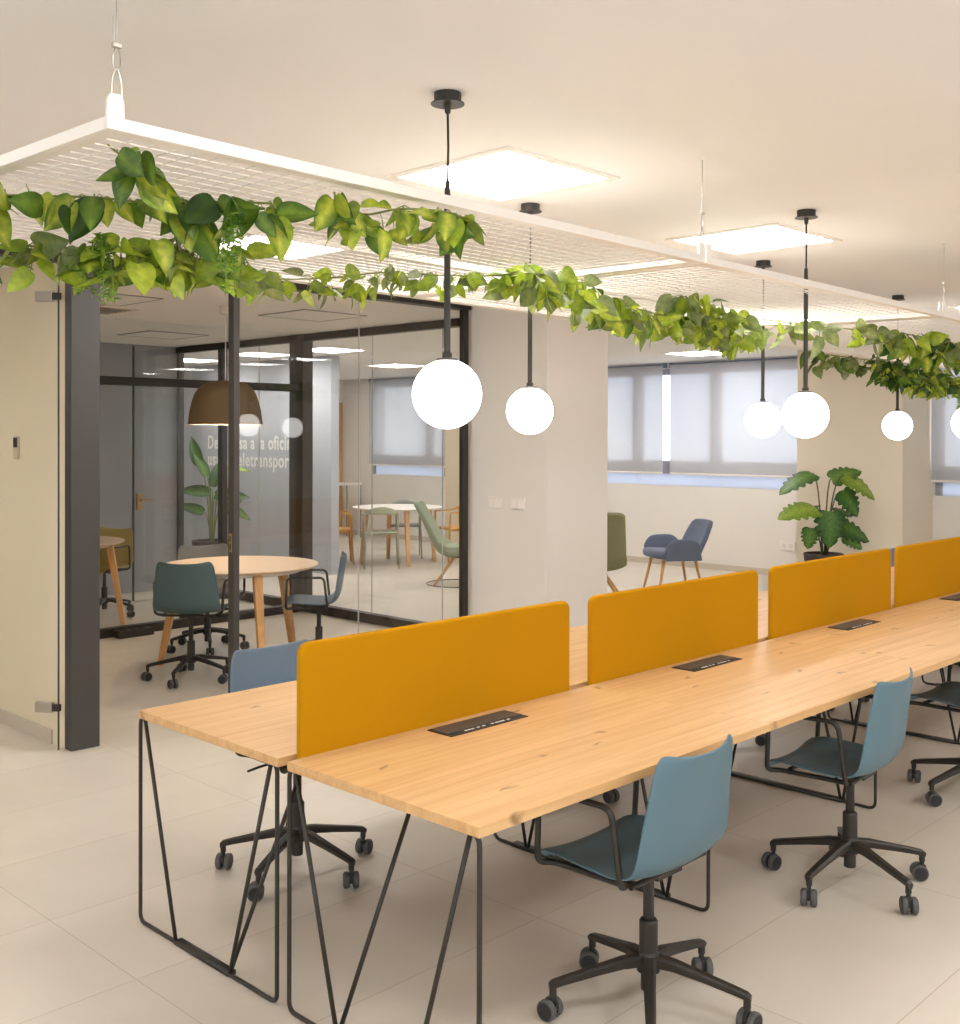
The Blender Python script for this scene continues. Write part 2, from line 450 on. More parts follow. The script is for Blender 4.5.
sbox('wall_room_end', M['grey'], 2.87, XS-0.0255, Y2, Y2+0.1, 0, ZC-0.001, label='grey end wall of the second glass room')
sbox('wall_room_side', M['cream'], 2.69, 2.86, YF+0.06, Y2+0.1, 0, ZC-0.001, label='cream side wall of the meeting room')
sbox('baseboard_room_side', M['skirt'], 2.677, 2.6895, YF+0.20, Y2, 0, 0.075)
sbox('wall_entry', M['paint'], -4, 1.70, YF, YF+0.1, 0, ZC-0.001, label='wall beside the glass door')

trim_y = YB
sbox('trim_1', M['honey'], 11.86, 12.04, YB-0.03, YB-0.0005, 0.0, 2.25, label='wooden door casing at the far corner')

# windows
wi = 0
for (a, b) in WIN:
    wi += 1
    r = struct_root('window_%d' % wi, None, (XW+0.05, 0, 0))
    fr = MB()
    z0, z1 = ZS0+0.0, ZS1
    fr.box(-0.03, 0.03, a, b, z0+0.17, z0+0.34); fr.box(-0.03, 0.03, a, b, z0, z0+0.02); fr.box(-0.03, 0.03, a, b, z1-0.08, z1)
    fr.box(-0.03, 0.03, a, a+0.07, z0, z1); fr.box(-0.03, 0.03, b-0.07, b, z0, z1)
    mull = {1:[-0.4], 2:[2.55, 3.70], 3:[7.66, 8.865], 4:[12.94]}[wi]
    for y in mull: fr.box(-0.035, 0.035, y-0.075, y+0.075, z0+0.17, z1)
    fr.build('window_frame', M['alu'], r, bevel=0.004)
    edges = [a] + mull + [b]
    for i in range(len(edges)-1):
        MB().box(-0.004, 0.004, edges[i]+0.06, edges[i+1]-0.06, z0+0.33, z1-0.07).build('window_pane', M['wglass'], r)
        MB().box(-0.006, 0.006, edges[i]+(0.06 if i == 0 else 0.001), edges[i+1]-(0.06 if i == len(edges)-2 else 0.001), z0+0.018, z0+0.172).build('daylight_strip_pane', M['daylight_strip'], r)  # pane added to imitate the bluish daylight strip below the blinds
    MB().box(-0.05, -0.0305, a+0.001, b-0.001, ZS0-0.0005, ZS0+0.02).build('window_sill', M['paint'], r)

def roller_blind(y0, y1, label, zb=1.21):
    t = thing('roller_blind', label, 'blind', (XW-0.075, 0, 0), 0, 'roller blinds on the window wall')
    MB().tube([(0.02, y0, 2.595), (0.02, y1, 2.595)], 0.026, 14).build('roller_tube', M['bluealu'], t, smooth=True)
    MB().box(-0.008, -0.006, y0+0.012, y1-0.012, zb, 2.60).build('blind_fabric', M['blind'], t)
    MB().box(-0.014, 0.001, y0+0.012, y1-0.012, zb-0.022, zb+0.002).build('bottom_bar', M['wplastic'], t, bevel=0.003)
    for y in (y0, y1): MB().box(-0.012, 0.07, y-0.004, y+0.004, 2.565, 2.63).build('bracket', M['bluealu'], t)
    return t
roller_blind(8.372, 9.95, 'pale roller blind between white pillar and the blind gap')
roller_blind(6.12, 8.282, 'wide pale roller blind behind the twin globe lamps')
roller_blind(12.44, 14.30, 'roller blind seen through the meeting room glass')
roller_blind(-1.62, 0.93, 'added unseen roller blind over the window nearest the front wall')  # added out of view to dim this window's reflection in the partition glass
roller_blind(1.38, 2.68, 'roller blind beside the blind at the right edge')
roller_blind(2.70, 4.895, 'roller blind cut off by the right edge, beyond the beige pillar')

# ------------------------------------------------------------------ glazed partitions
fp = struct_root('partition_front', 'black framed glass front of the meeting room')
f = MB()
f.box(1.70, 2.665, YF-0.04, YF+0.05, 2.575, ZC-0.001)
f.box(2.855, 5.66, YF-0.04, YF+0.05, 2.575, ZC-0.001)
f.box(5.580, 5.634, YF-0.035, YF+0.005, 0, 2.575)
f.box(3.72, 5.585, YF-0.03, YF+0.03, 0, 0.06)
f.build('partition_frame', M['black'], fp, bevel=0.003)
MB().box(2.686, 2.848, YF-0.02, YF+0.055, 0, ZC-0.001).build('end_column', M['char'], fp, bevel=0.004)
po = MB().box(3.678, 3.719, YF-0.03, YF+0.03, 0, 2.575).build('door_post', M['char'], fp, bevel=0.003)
st = MB().box(3.6735, 3.6775, YF-0.014, YF+0.014, 0.98, 1.09).build('strike_plate', M['brass'], po)
MB().box(3.6728, 3.674, YF-0.006, YF+0.006, 0.995, 1.03).box(3.6728, 3.674, YF-0.006, YF+0.006, 1.045, 1.075).build('latch_hole', M['dark'], po)
MB().box(3.720, 4.650, YF-0.005, YF+0.005, 0.06, 2.575).build('glass_pane', M['glass'], fp)
MB().box(4.653, 5.580, YF-0.005, YF+0.005, 0.06, 2.575).build('glass_pane', M['glass'], fp)
MB().box(4.6505, 4.6525, YF-0.0052, YF+0.0052, 0.06, 2.575).build('glass_joint', M['jointgrey'], fp)

sp = struct_root('partition_side', 'glass side of the meeting rooms with dark posts')
f = MB()
f.box(XS-0.04, XS+0.04, 5.72, Y2, 2.572, ZC-0.001)
f.box(XS-0.04, XS+0.04, 5.72, Y2, 0, 0.085)
f.box(XS-0.04, XS+0.04, 5.71, 5.78, 0.085, 2.572)
f.box(XS-0.035, XS+0.035, 9.99, 10.07, 0.085, 2.572)
f.box(XS-0.025, XS+0.035, Y2-0.05, Y2+0.03, 0, 2.572)
f.build('partition_frame', M['black'], sp, bevel=0.003)
MB().box(XS-0.06, XS+0.06, YP-0.06, YP+0.155, 0.0, ZC-0.001).build('corner_post', M['char'], sp, bevel=0.003)
for a, b in ((5.78, 6.71), (6.716, 7.62), (7.626, 8.57), (8.785, 9.37), (9.376, 9.99), (10.07, Y2-0.05)):
    MB().box(XS-0.005, XS+0.005, a, b, 0.085, 2.572).build('glass_pane', M['glass'], sp)
j = MB()
for y in (6.713, 7.623, 9.373): j.box(XS-0.006, XS+0.006, y-0.0012, y+0.0012, 0.085, 2.572)
j.build('glass_joint', M['jointgrey'], sp)

mp_ = struct_root('partition_middle', 'glass partition between the two meeting rooms with a black transom')
f = MB()
f.box(2.861, XS-0.061, YP-0.035, YP+0.035, 2.09, 2.16)
f.box(2.861, XS-0.061, YP-0.04, YP+0.04, 0, 0.075)
f.build('partition_frame', M['black'], mp_, bevel=0.003)
xs = [2.861, 3.7, 4.52, 5.35, XS-0.061]
for i in range(4):
    MB().box(xs[i], xs[i+1]-0.005, YP-0.005, YP+0.005, 0.075, 2.09).build('glass_pane', M['glass'], mp_)
MB().box(2.861, XS-0.061, YP-0.005, YP+0.005, 2.16, ZC-0.002).build('glass_pane', M['glass'], mp_)

# glass entrance door, standing ajar at the left
d1 = struct_root('door_1', 'frameless glass door standing ajar at the left', (2.635, YF+0.02, 0))
d1.rotation_euler.z = math.atan2(0.85, -0.53)
MB().box(0.0, 0.86, -0.005, 0.005, 0.012, 2.56).build('door_glass', M['glass'], d1)
MB().box(-0.004, -0.0005, -0.006, 0.006, 0.012, 2.56).build('door_edge', M['char'], d1)
for z in (0.235, 2.40):
    h_ = MB().box(-0.012, 0.04, -0.012, 0.012, z-0.018, z+0.018).build('hinge_arm', M['black'], d1, bevel=0.002)
    MB().box(0.03, 0.13, -0.014, 0.014, z-0.027, z+0.027).build('hinge_clamp', M['steel'], d1, bevel=0.003)
# glass door of the second room
d2 = struct_root('door_2', 'glass door with brass lever at the end of the second room', (5.56, 10.28, 0))
MB().box(0, 0.78, -0.005, 0.005, 0.012, 2.57).build('door_glass', M['glass'], d2)
MB().box(-0.012, 0.0, -0.012, 0.012, 0.012, 2.57).build('door_edge', M['char'], d2)
MB().box(0.03, 0.08, -0.02, 0.02, 0.92, 1.09).tube([(0.055,-0.02,1.02),(0.055,-0.06,1.02),(0.18,-0.06,1.02)], 0.009, 8).build('door_lever', M['brass'], d2, bevel=0.002)
# thermostat on the cream wall behind the glass door
t = thing('wall_thermostat', 'small wall thermostat with dark screen on cream wall behind glass door', 'thermostat', (2.6895, 6.30, 1.60))
MB().box(-0.012, 0, -0.032, 0.032, -0.065, 0.065).build('casing', M['beige'], t, bevel=0.003)
MB().box(-0.0135, -0.0122, -0.027, 0.027, 0.0, 0.055).build('screen', M['dark'], t)

# lettering on the grey wall
def text_mesh(body, size, width):
    cu = bpy.data.curves.new('lettering', 'FONT'); cu.body = body; cu.size = size; cu.extrude = 0.001; cu.offset = 0.006; cu.space_character = 1.12
    cu.space_line = 0.92
    to = bpy.data.objects.new('lettering_tmp', cu); COL.objects.link(to)
    bpy.context.view_layer.update()
    me = bpy.data.meshes.new_from_object(to.evaluated_get(bpy.context.evaluated_depsgraph_get()))
    bpy.data.objects.remove(to)
    xs_ = [v.co.x for v in me.vertices]; k = width/(max(xs_)-min(xs_))
    for v in me.vertices: v.co.x = (v.co.x-min(xs_))*k
    me.name = 'wall_lettering'
    return me
lt = thing('wall_lettering', 'white slogan lettering on the grey wall beyond the meeting rooms', 'lettering', (8.293, 13.30, 1.50))
for body, z, wd in (('De la casa a la oficina', 0.0, 2.02), ('usa el teletransporte', -0.225, 2.05)):
    whole = text_mesh(body, 0.25, wd)
    bm = bmesh.new(); bm.from_mesh(whole); seen = set(); isl = []
    for v in bm.verts:                                   # letters, then words by the gaps between them
        if v in seen: continue
        st_, comp = [v], []
        seen.add(v)
        while st_:
            q = st_.pop(); comp.append(q)
            for e in q.link_edges:
                p = e.other_vert(q)
                if p not in seen: seen.add(p); st_.append(p)
        isl.append((min(p.co.x for p in comp), max(p.co.x for p in comp), comp))
    isl.sort(key=lambda t_: t_[0]); words_ = []; far_x = -9
    for a_, b_, comp in isl:
        if a_ - far_x > 0.042: words_.append([])
        words_[-1] += comp; far_x = max(far_x, b_)
    for wv in words_:
        ids = {v: i for i, v in enumerate(wv)}
        fs = [[ids[v] for v in f.verts] for f in bm.faces if f.verts[0] in ids]
        me = bpy.data.meshes.new('lettering_word'); me.from_pydata([tuple(v.co) for v in wv], [], fs); me.update()
        o = link(me, 'lettering_word', M['text'], lt)
        o.matrix_local = Matrix.Translation((0,0,z)) @ Matrix(((0,0,-1,0),(-1,0,0,0),(0,1,0,0),(0,0,0,1)))
    bm.free()

# ------------------------------------------------------------------ ceiling lights
LG = 'square LED ceiling panels'
def ceiling_light(x, y, label, lit=True, s=0.31):
    t = thing('ceiling_light', label, 'ceiling light', (x, y, ZC), 0, LG if lit else 'unlit ceiling panels')
    fr = MB()
    a, b = s, s-(0.032 if lit else 0.007)
    fr.box(-a, a, -a, -b, -0.008, 0.002); fr.box(-a, a, b, a, -0.008, 0.002)
    fr.box(-a, -b, -b, b, -0.008, 0.002); fr.box(b, a, -b, b, -0.008, 0.002)
    fr.build('frame', M['white'] if lit else M['alu'], t)
    MB().box(-b, b, -b, b, -0.005, 0.002).build('diffuser', M['panel'] if lit else M['ceil'], t)
    return t
for x, y, l in [
    (3.03, 2.84, 'lit ceiling panel above the nearest yellow screens, largest in view'),
    (4.84, 2.85, 'lit ceiling panel behind the second suspension wire'),
    (8.62, 2.95, 'lit ceiling panel at the right edge, past the third wire'),
    (3.35, 4.72, 'lit ceiling panel seen through grille left of front globe lamp'),
    (10.95, 7.15, 'lit ceiling panel above the window blinds and armchair'),
    (8.62, 4.66, 'lit ceiling panel seen through grille over the twin globes'),
    (9.90, 9.30, 'added hidden fill panel behind the white pillar, over the lounge'),  # hidden by the pillar, added to brighten the far area
    (7.75, 9.93, 'lit ceiling panel right of the dark corner post, beyond side glass'),
    (7.62, 11.10, 'lit ceiling panel over the wall lettering'),
    (7.60, 12.62, 'small far lit panel seen left of the brown lamp'),
    (9.90, 13.60, 'tiny lit panel at the far end, left of the window'),
    (10.1, 11.45, 'lit ceiling panel above the distant round white table'),
    (1.22, 1.03, 'added unseen fill panel over the aisle before the desks'),  # this and the next six: panels added outside the view as fill light
    (3.03, -0.10, 'added unseen fill panel in front of the near chairs'),
    (4.84, -0.10, 'added unseen fill panel beside the second near chair'),
    (6.65, -0.10, 'added unseen fill panel beside the third near chair'),
    (0.10, 3.60, 'added unseen fill panel over the left walkway'),
    (0.60, -1.20, 'added unseen fill panel behind the viewpoint'),
    (8.46, -0.10, 'added unseen fill panel toward the right windows'),
    (8.46, 7.20, 'added hidden fill panel over the lounge corner'),  # extra light for the lounge, out of sight behind the pillar
    (1.20, 8.60, 'added unseen fill panel in the room behind the glass door'),  # last three: unseen panels added to brighten the left room
    (0.60, 6.80, 'added unseen fill panel near the glass door in the left room'),
    (-1.2, 8.20, 'added unseen fill panel deep in the left room')]:
    ceiling_light(x, y, l)
for x, y, l in [(5.45, 7.20, 'unlit square panel in the meeting room ceiling right of the door post'),
                (3.75, 7.40, 'unlit square panel in the meeting room ceiling beside charcoal column'),
                (5.52, 9.65, 'unlit square panel in the second room ceiling')]:
    ceiling_light(x, y, l, False)
t = thing('ceiling_vent', 'small ceiling vent above the glass partition between the rooms', 'vent', (4.05, 8.1, ZC), 0)
v = MB().box(-0.25, 0.25, -0.25, 0.25, -0.006, 0.002); v.build('frame', M['offpanel'], t, bevel=0.002)
v = MB()
for k in range(6): v.box(-0.2, 0.2, -0.19+k*0.07, -0.17+k*0.07, -0.0085, -0.0058)
v.build('slat', M['char'], t)

# ------------------------------------------------------------------ pendant globes
def pendant(x, y, z, label, grp='opal globe pendants over the desks'):
    t = thing('pendant_lamp', label, 'pendant lamp', (x, y, ZC), 0, grp)
    MB().lathe([(0.039,0.001),(0.039,-0.028),(0.048,-0.029),(0.048,-0.032),(0.010,-0.033),(0.008,-0.055),(0.004,-0.06)], 28).build('canopy', M['black'], t, smooth=False)
    zt = z - ZC
    MB().tube([(0,0,-0.055),(0.0025,0,-0.15),(0,0,-0.30)], 0.0035, 6).build('cable', M['black'], t, smooth=True)
    MB().lathe([(0.0035,-0.245),(0.0075,-0.25),(0.0085,-0.285),(0.0095,-0.29),(0.0095,zt+0.12),(0.014,zt+0.116),(0.014,zt+0.104)], 14).build('rod', M['black'], t, smooth=False)
    MB().lathe([(0.030,zt+0.100),(0.030,zt+0.094),(0.028,zt+0.092)], 20).build('globe_cap', M['black'], t)
    pr_ = [(0.099*math.sin(PI*i/20), zt+0.099*math.cos(PI*i/20)) for i in range(21)]
    pr_[0] = (0.0005, pr_[0][1]); pr_[-1] = (0.0005, pr_[-1][1])
    MB().lathe(pr_, 32).build('globe', M['globe'], t, smooth=True)
for p in [(2.191,2.270,1.788,'nearest and largest white globe pendant, before the glass room corner'),
          (3.477,3.103,1.776,'white globe pendant hanging in front of the white pillar'),
          (5.475,3.164,1.764,'smaller globe of the touching pair before the window blinds'),
          (4.382,2.327,1.764,'larger globe of the touching pair before the window blinds'),
          (7.424,3.258,1.750,'small globe pendant under the leafy clump at beige pillar'),
          (6.480,2.420,1.752,'globe pendant cut off by the right edge')]:
    pendant(*p)

# ------------------------------------------------------------------ suspended grille panels
GX0, GY0, GY1, GZ, PL = 1.06, 2.065, 3.55, 2.275, 2.27
GA = math.radians(2.0)
def grille_panel(x0, label):
    t = thing('suspended_grille', label, 'ceiling grille', (GX0+(x0-GX0)*math.cos(GA), GY0+(x0-GX0)*math.sin(GA), GZ), GA, 'white suspended grille panels')
    W = GY1-GY0; L = PL-0.012
    fr = MB(); tk = 0.012; hh = 0.026
    fr.box(0, L, 0, tk, 0, hh); fr.box(0, L, W-tk, W, 0, hh)
    fr.box(0, tk, tk, W-tk, 0, hh); fr.box(L-tk, L, tk, W-tk, 0, hh)
    fr.box(tk+0.03, L-tk-0.03, W/2-0.008, W/2+0.008, 0.001, 0.02)
    # flange of the angle section
    fr.box(tk, L-tk, tk, tk+0.03, 0, 0.004); fr.box(tk, L-tk, W-tk-0.03, W-tk, 0, 0.004)
    fr.box(tk, tk+0.03, tk+0.03, W-tk-0.03, 0, 0.004); fr.box(L-tk-0.03, L-tk, tk+0.03, W-tk-0.03, 0, 0.004)
    for (x, y) in ((0,0),(L-0.038,0),(0,W-0.01),(L-0.038,W-0.01)):
        fr.prism([(x,hh-0.002),(x+0.038,hh-0.002),(x+0.037,hh+0.034),(x+0.030,hh+0.046),(x+0.008,hh+0.046),(x+0.001,hh+0.034)], 'y', y, y+0.01)
    fr.build('panel_frame', M['white'], t, bevel=0.0015)
    g = MB(); ny = int(W/0.05); nx = int(L/0.05)
    for i in range(1, ny):
        y = W*i/ny; g.box(tk, L-tk, y-0.002, y+0.002, 0.006, 0.009)
    for i in range(1, nx):
        x = L*i/nx; g.box(x-0.002, x+0.002, tk, W-tk, 0.0065, 0.0088)
    g.build('grille_mesh', M['white'], t)
for k, l in enumerate(['white wire grille panel at the left with the near bracket corner',
                       'second white grille panel, past the first front joint',
                       'third white grille panel over the twin globes',
                       'far white grille panel at the right edge']):
    grille_panel(GX0 + k*PL, l)
def wire(x, y, label):
    dx, dy = x-GX0, y-GY0
    x, y = GX0+dx*math.cos(GA)-dy*math.sin(GA), GY0+dx*math.sin(GA)+dy*math.cos(GA)
    t = thing('suspension_wire', label, 'wire', (x, y, GZ+0.066), 0, 'steel wires holding the grille')
    z0, z1 = 0.0, ZC-GZ-0.066
    MB().tube([(0,0,0.105),(0,0,z1)], 0.0016, 6).build('cable', M['steel'], t)
    MB().tube(fillet([(0,0,0.105),(0.010,0.004,0.085),(0.008,0,0.062),(0,0,0.055),(-0.008,0,0.062),(-0.009,-0.003,0.085)], 0.01, True), 0.0016, 6, True).build('loop', M['steel'], t)
    MB().box(-0.009, 0.009, -0.005, 0.005, 0.099, 0.108).tube([(-0.004,0,0.105),(-0.010,-0.004,0.16)], 0.0014, 5).build('gripper', M['steel'], t, bevel=0.002)
    MB().tube(fillet([(0,0,0.062),(0.009,0,0.04),(0.012,0,0.0),(0,0,-0.012),(-0.012,0,0.0),(-0.009,0,0.04)], 0.008, True), 0.0024, 6, True).build('carabiner', M['steel'], t, smooth=True)
    MB().lathe([(0.010,z1+0.0005),(0.010,z1-0.006),(0.004,z1-0.008)], 12).build('ceiling_anchor', M['white'], t)
wire(GX0+0.022, GY0+0.005, 'steel wire at the near grille corner, above the big leaf clump')
wire(GX0+2.245, GY0+0.005, 'steel wire in front of the second lit ceiling panel')
wire(GX0+4.56, GY0+0.005, 'steel wire near the right edge, behind front globe lamps')
wire(GX0+2.245, GY1-0.005, 'steel wire at the back edge of the grille')
wire(GX0+4.56, GY1-0.005, 'steel wire at the far back edge of grille')

# ------------------------------------------------------------------ foliage
def leaf(mb, base, direc, L, W, cup, droop, cm, ce, nrm=None, rows=6):
    """a heart-shaped leaf: cm = midrib colour, ce = edge colour"""
    d = Vector(direc).normalized()
    if nrm is None: nrm = Vector((random.uniform(-1,1), random.uniform(-1,1), random.uniform(-0.2,1)))
    n = (nrm - d*nrm.dot(d))
    n = n.normalized() if n.length > 1e-4 else d.orthogonal().normalized()
    s = d.cross(n)
    prof = [(0.0,0.10),(0.05,0.62),(0.16,0.93),(0.32,1.0),(0.48,0.92),(0.64,0.73),(0.80,0.45),(0.92,0.18),(1.0,0.015)]
    v = []; c = []
    for (t, wd) in prof:
        p = base + d*(L*t) - n*(droop*L*t*t)
        back = -d*(0.10*L) if t == 0.05 else Vector((0,0,0))
        hw = W*0.5*wd
        for k in (-1, -0.55, 0, 0.55, 1):
            v.append(p + s*(hw*k) + n*(cup*hw*abs(k)) + (back if abs(k) > 0.9 else Vector((0,0,0))))
            m = 1-abs(k)
            m = max(0, min(1, m + random.uniform(-0.25, 0.25)))
            c.append(tuple(ce[i]*(1-m)+cm[i]*m for i in range(3)) + (1,))
    f = []
    for i in range(len(prof)-1):
        for k in range(4):
            f.append((i*5+k, i*5+k+1, (i+1)*5+k+1, (i+1)*5+k))
    mb.add(v, f, c)
PAL = {
 'varieg': [(srgb(222,222,90), srgb(104,146,40)), (srgb(206,214,78), srgb(76,118,34)), (srgb(130,160,56), srgb(66,106,36)), (srgb(226,226,96), srgb(140,172,48))],
 'lime': [(srgb(182,198,60), srgb(156,182,54)), (srgb(168,186,64), srgb(136,164,50)), (srgb(202,212,80), srgb(178,198,62)), (srgb(152,168,74), srgb(130,150,66))],
 'dusty': [(srgb(148,158,110), srgb(128,140,96)), (srgb(140,152,92), srgb(120,136,80)), (srgb(160,168,112), srgb(140,150,92))],
 'dark': [(srgb(70,104,36), srgb(44,78,28)), (srgb(92,126,44), srgb(58,92,34)), (srgb(120,150,50), srgb(78,112,40))],
}
def garland(label, path, n, size, pals, spread=0.05, hang=0.06, sides=None, sag=0.0, rz=None):
    pts = [Vector(p) for p in path]
    o0 = pts[0].copy()
    t = thing('hanging_garland', label, 'hanging plant', o0, 0, 'artificial leaf garlands on the grille')
    pts = [p-o0 for p in pts]
    # smooth path
    fine = []
    for i in range(len(pts)-1):
        p0 = pts[max(i-1,0)]; p1 = pts[i]; p2 = pts[i+1]; p3 = pts[min(i+2,len(pts)-1)]
        for k in range(8):
            q = k/8
            fine.append(0.5*((2*p1)+(p2-p0)*q+(2*p0-5*p1+4*p2-p3)*q*q+(3*p1-p0-3*p2+p3)*q**3))
    fine.append(pts[-1])
    stm = MB(); stm.tube(fine, 0.0028, 6)
    lf = MB()
    for i in range(n):
        q = random.uniform(0, len(fine)-1.001); a = int(q)
        p = fine[a].lerp(fine[a+1], q-a)
        pal = random.choice(PAL[random.choice(pals)])
        ang = random.uniform(0, 2*PI)
        out = Vector((math.cos(ang), math.sin(ang), 0))
        base = p + out*random.uniform(0.1, 1)*spread + Vector((0,0,-random.uniform(-0.25,1)*hang))
        d = out*random.uniform(0.3,1.0) + Vector((0,0,random.uniform(-1.1, 0.15)))
        L = size*random.uniform(0.7, 1.2)
        leaf(lf, base, d, L, L*random.uniform(0.62,0.82), random.uniform(0.0,0.5), random.uniform(0.0,0.35), pal[0], pal[1])
        if random.random() < 0.7: stm.tube([p, p.lerp(base, 0.5)+Vector((0,0,0.008)), base], 0.0014, 4)
    stm.build('vine_stem', M['stem'], t, smooth=True)
    lf.build('leaves', M['leaf'], t, smooth=True, sub=1)
    return t
def fern_sprig(label, x, y, z, L, r):
    t = thing('hanging_fern', label, 'hanging plant', (x, y, z), 0, 'trailing fern sprigs')
    st_ = MB(); lf = MB()
    for s in range(7):
        ox, oy = random.uniform(-r,r)*0.5, random.uniform(-r,r)*0.5
        ln = L*random.uniform(0.6,1)
        pts = [Vector((ox*0.2,oy*0.2,0)), Vector((ox,oy,-ln*0.4)), Vector((ox*1.4,oy*1.3,-ln))]
        st_.tube(pts, 0.0015, 4)
        for k in range(46):
            q = random.random(); p = pts[0].lerp(pts[1], q*2) if q < .5 else pts[1].lerp(pts[2], q*2-1)
            a = random.uniform(0,2*PI)
            d = Vector((math.cos(a), math.sin(a), random.uniform(-0.9,0.4)))
            g = random.choice([srgb(116,164,44), srgb(90,140,36), srgb(140,180,60)])
            leaf(lf, p, d, random.uniform(0.014,0.026), 0.0045, 0.1, 0.1, g, g)
    st_.build('fern_stem', M['stem'], t); lf.build('fronds', M['leaf'], t, smooth=True)

GG = [
 ('big variegated leaf clump under the near grille corner', [(1.02,2.72,2.235),(1.12,2.56,2.225),(1.22,2.42,2.215),(1.36,2.40,2.22),(1.46,2.30,2.225),(1.56,2.22,2.225)], 60, 0.092, ['varieg','varieg','dark'], 0.05, 0.05),
 ('lower dense lime and grey-green leaf clump above charcoal column', [(0.98,2.86,2.13),(1.10,2.70,2.125),(1.24,2.50,2.11),(1.38,2.44,2.12),(1.52,2.46,2.13),(1.66,2.52,2.14)], 118, 0.080, ['lime','lime','dusty','varieg'], 0.05, 0.06),
 ('stray variegated leaves hanging just inside near grille corner', [(1.14,2.22,2.285),(1.18,2.24,2.275),(1.24,2.27,2.268)], 12, 0.085, ['varieg'], 0.03, 0.03),
 ('variegated leaf bunch left of the nearest globe lamp rod', [(1.70,2.16,2.265),(1.74,2.19,2.24),(1.80,2.16,2.225),(1.88,2.12,2.245),(2.00,2.08,2.25),(2.06,2.06,2.235)], 48, 0.080, ['varieg','varieg','lime'], 0.045, 0.05),
 ('thin winding lime garland in front of the glass room top frame', [(1.75,2.62,2.16),(2.05,2.95,2.17),(2.32,2.98,2.20),(2.45,2.86,2.22),(2.62,2.76,2.22),(2.74,2.66,2.22),(2.84,2.50,2.225)], 110, 0.070, ['lime','lime','dusty'], 0.05, 0.05),
 ('lush lime garland between white pillar top and window blinds', [(2.84,2.50,2.225),(3.05,2.52,2.21),(3.30,2.62,2.20),(3.48,2.64,2.19),(3.75,2.72,2.19),(4.05,2.74,2.18),(4.35,2.72,2.18),(4.62,2.80,2.17)], 230, 0.078, ['lime','lime','dusty','varieg'], 0.07, 0.08),
 ('rounded grey-green leaf bunch left of the twin globe rods', [(4.02,2.70,2.27),(4.14,2.68,2.24),(4.30,2.66,2.21),(4.40,2.70,2.18)], 64, 0.095, ['dusty','lime'], 0.08, 0.09),
 ('sparse lime garland passing behind the twin globe rods', [(4.62,2.80,2.19),(4.85,2.74,2.21),(5.05,2.62,2.21),(5.25,2.56,2.21),(5.50,2.52,2.21),(5.75,2.50,2.22)], 55, 0.10, ['lime','dusty'], 0.06, 0.05),
 ('mixed leaf garland along the grille at the right edge', [(5.75,2.50,2.22),(5.95,2.44,2.20),(6.15,2.40,2.18),(6.35,2.36,2.17),(6.6,2.34,2.16),(6.9,2.3,2.16)], 120, 0.105, ['dusty','dark','varieg','lime'], 0.10, 0.10),
 ('short olive ivy sprig before the beige pillar top', [(6.35,3.32,2.19),(6.6,3.26,2.18),(6.9,3.22,2.17),(7.1,3.20,2.18)], 34, 0.10, ['dark','dusty'], 0.05, 0.08),
 ('dark bushy clump around the small globe lamp rod', [(7.05,3.15,2.15),(7.25,3.18,2.13),(7.45,3.16,2.13),(7.55,3.1,2.10)], 210, 0.075, ['dark','dark','varieg'], 0.13, 0.11),
 ('bright lime leaf row below the grille at the far right', [(7.2,2.98,2.05),(7.5,2.96,2.06),(7.8,2.94,2.07),(8.1,2.9,2.07)], 220, 0.082, ['lime','varieg','dark'], 0.11, 0.08),
]
for a in GG: garland(*a)
fern_sprig('bright fern sprig hanging before the charcoal column', 1.245, 2.46, 2.14, 0.17, 0.05)
fern_sprig('bright fern sprig hanging above the meeting room door post', 1.46, 2.24, 2.19, 0.21, 0.05)
fern_sprig('dark fern sprig trailing from the right leaf row', 7.30, 2.78, 2.02, 0.22, 0.06)

# ------------------------------------------------------------------ swivel chairs
def shell_mesh():
    rows = [(.245,.418,.165),(.241,.438,.195),(.215,.455,.218),(.14,.453,.230),(.05,.446,.233),(-.03,.440,.233),(-.085,.442,.233),
            (-.130,.462,.232),(-.156,.508,.229),(-.170,.580,.221),(-.180,.650,.212),(-.191,.710,.204),(-.198,.755,.197),(-.202,.780,.186),(-.204,.793,.165)]
    nr = len(rows)
    def fn(u, v):
        j = int(round(v*(nr-1))); y, z, hw = rows[j]
        a = rows[max(j-1,0)]; b = rows[min(j+1,nr-1)]
        ty, tz = b[0]-a[0], b[1]-a[1]; l = math.hypot(ty, tz) or 1
        ny_, nz_ = tz/l, -ty/l            # towards the sitter (up / forward)
        x = (u*2-1)
        c = (0.018 if j < 6 else 0.018 + 0.024*min(1,(j-5)/4))*(abs(x)**2.2)
        lift = 0
        if j >= nr-3: lift = 0.010*(abs(x)**3)
        return (x*hw, y+ny_*c, z+nz_*c+lift)
    return MB().grid(fn, 12, nr-1).mesh('seat_shell')
CM = {}
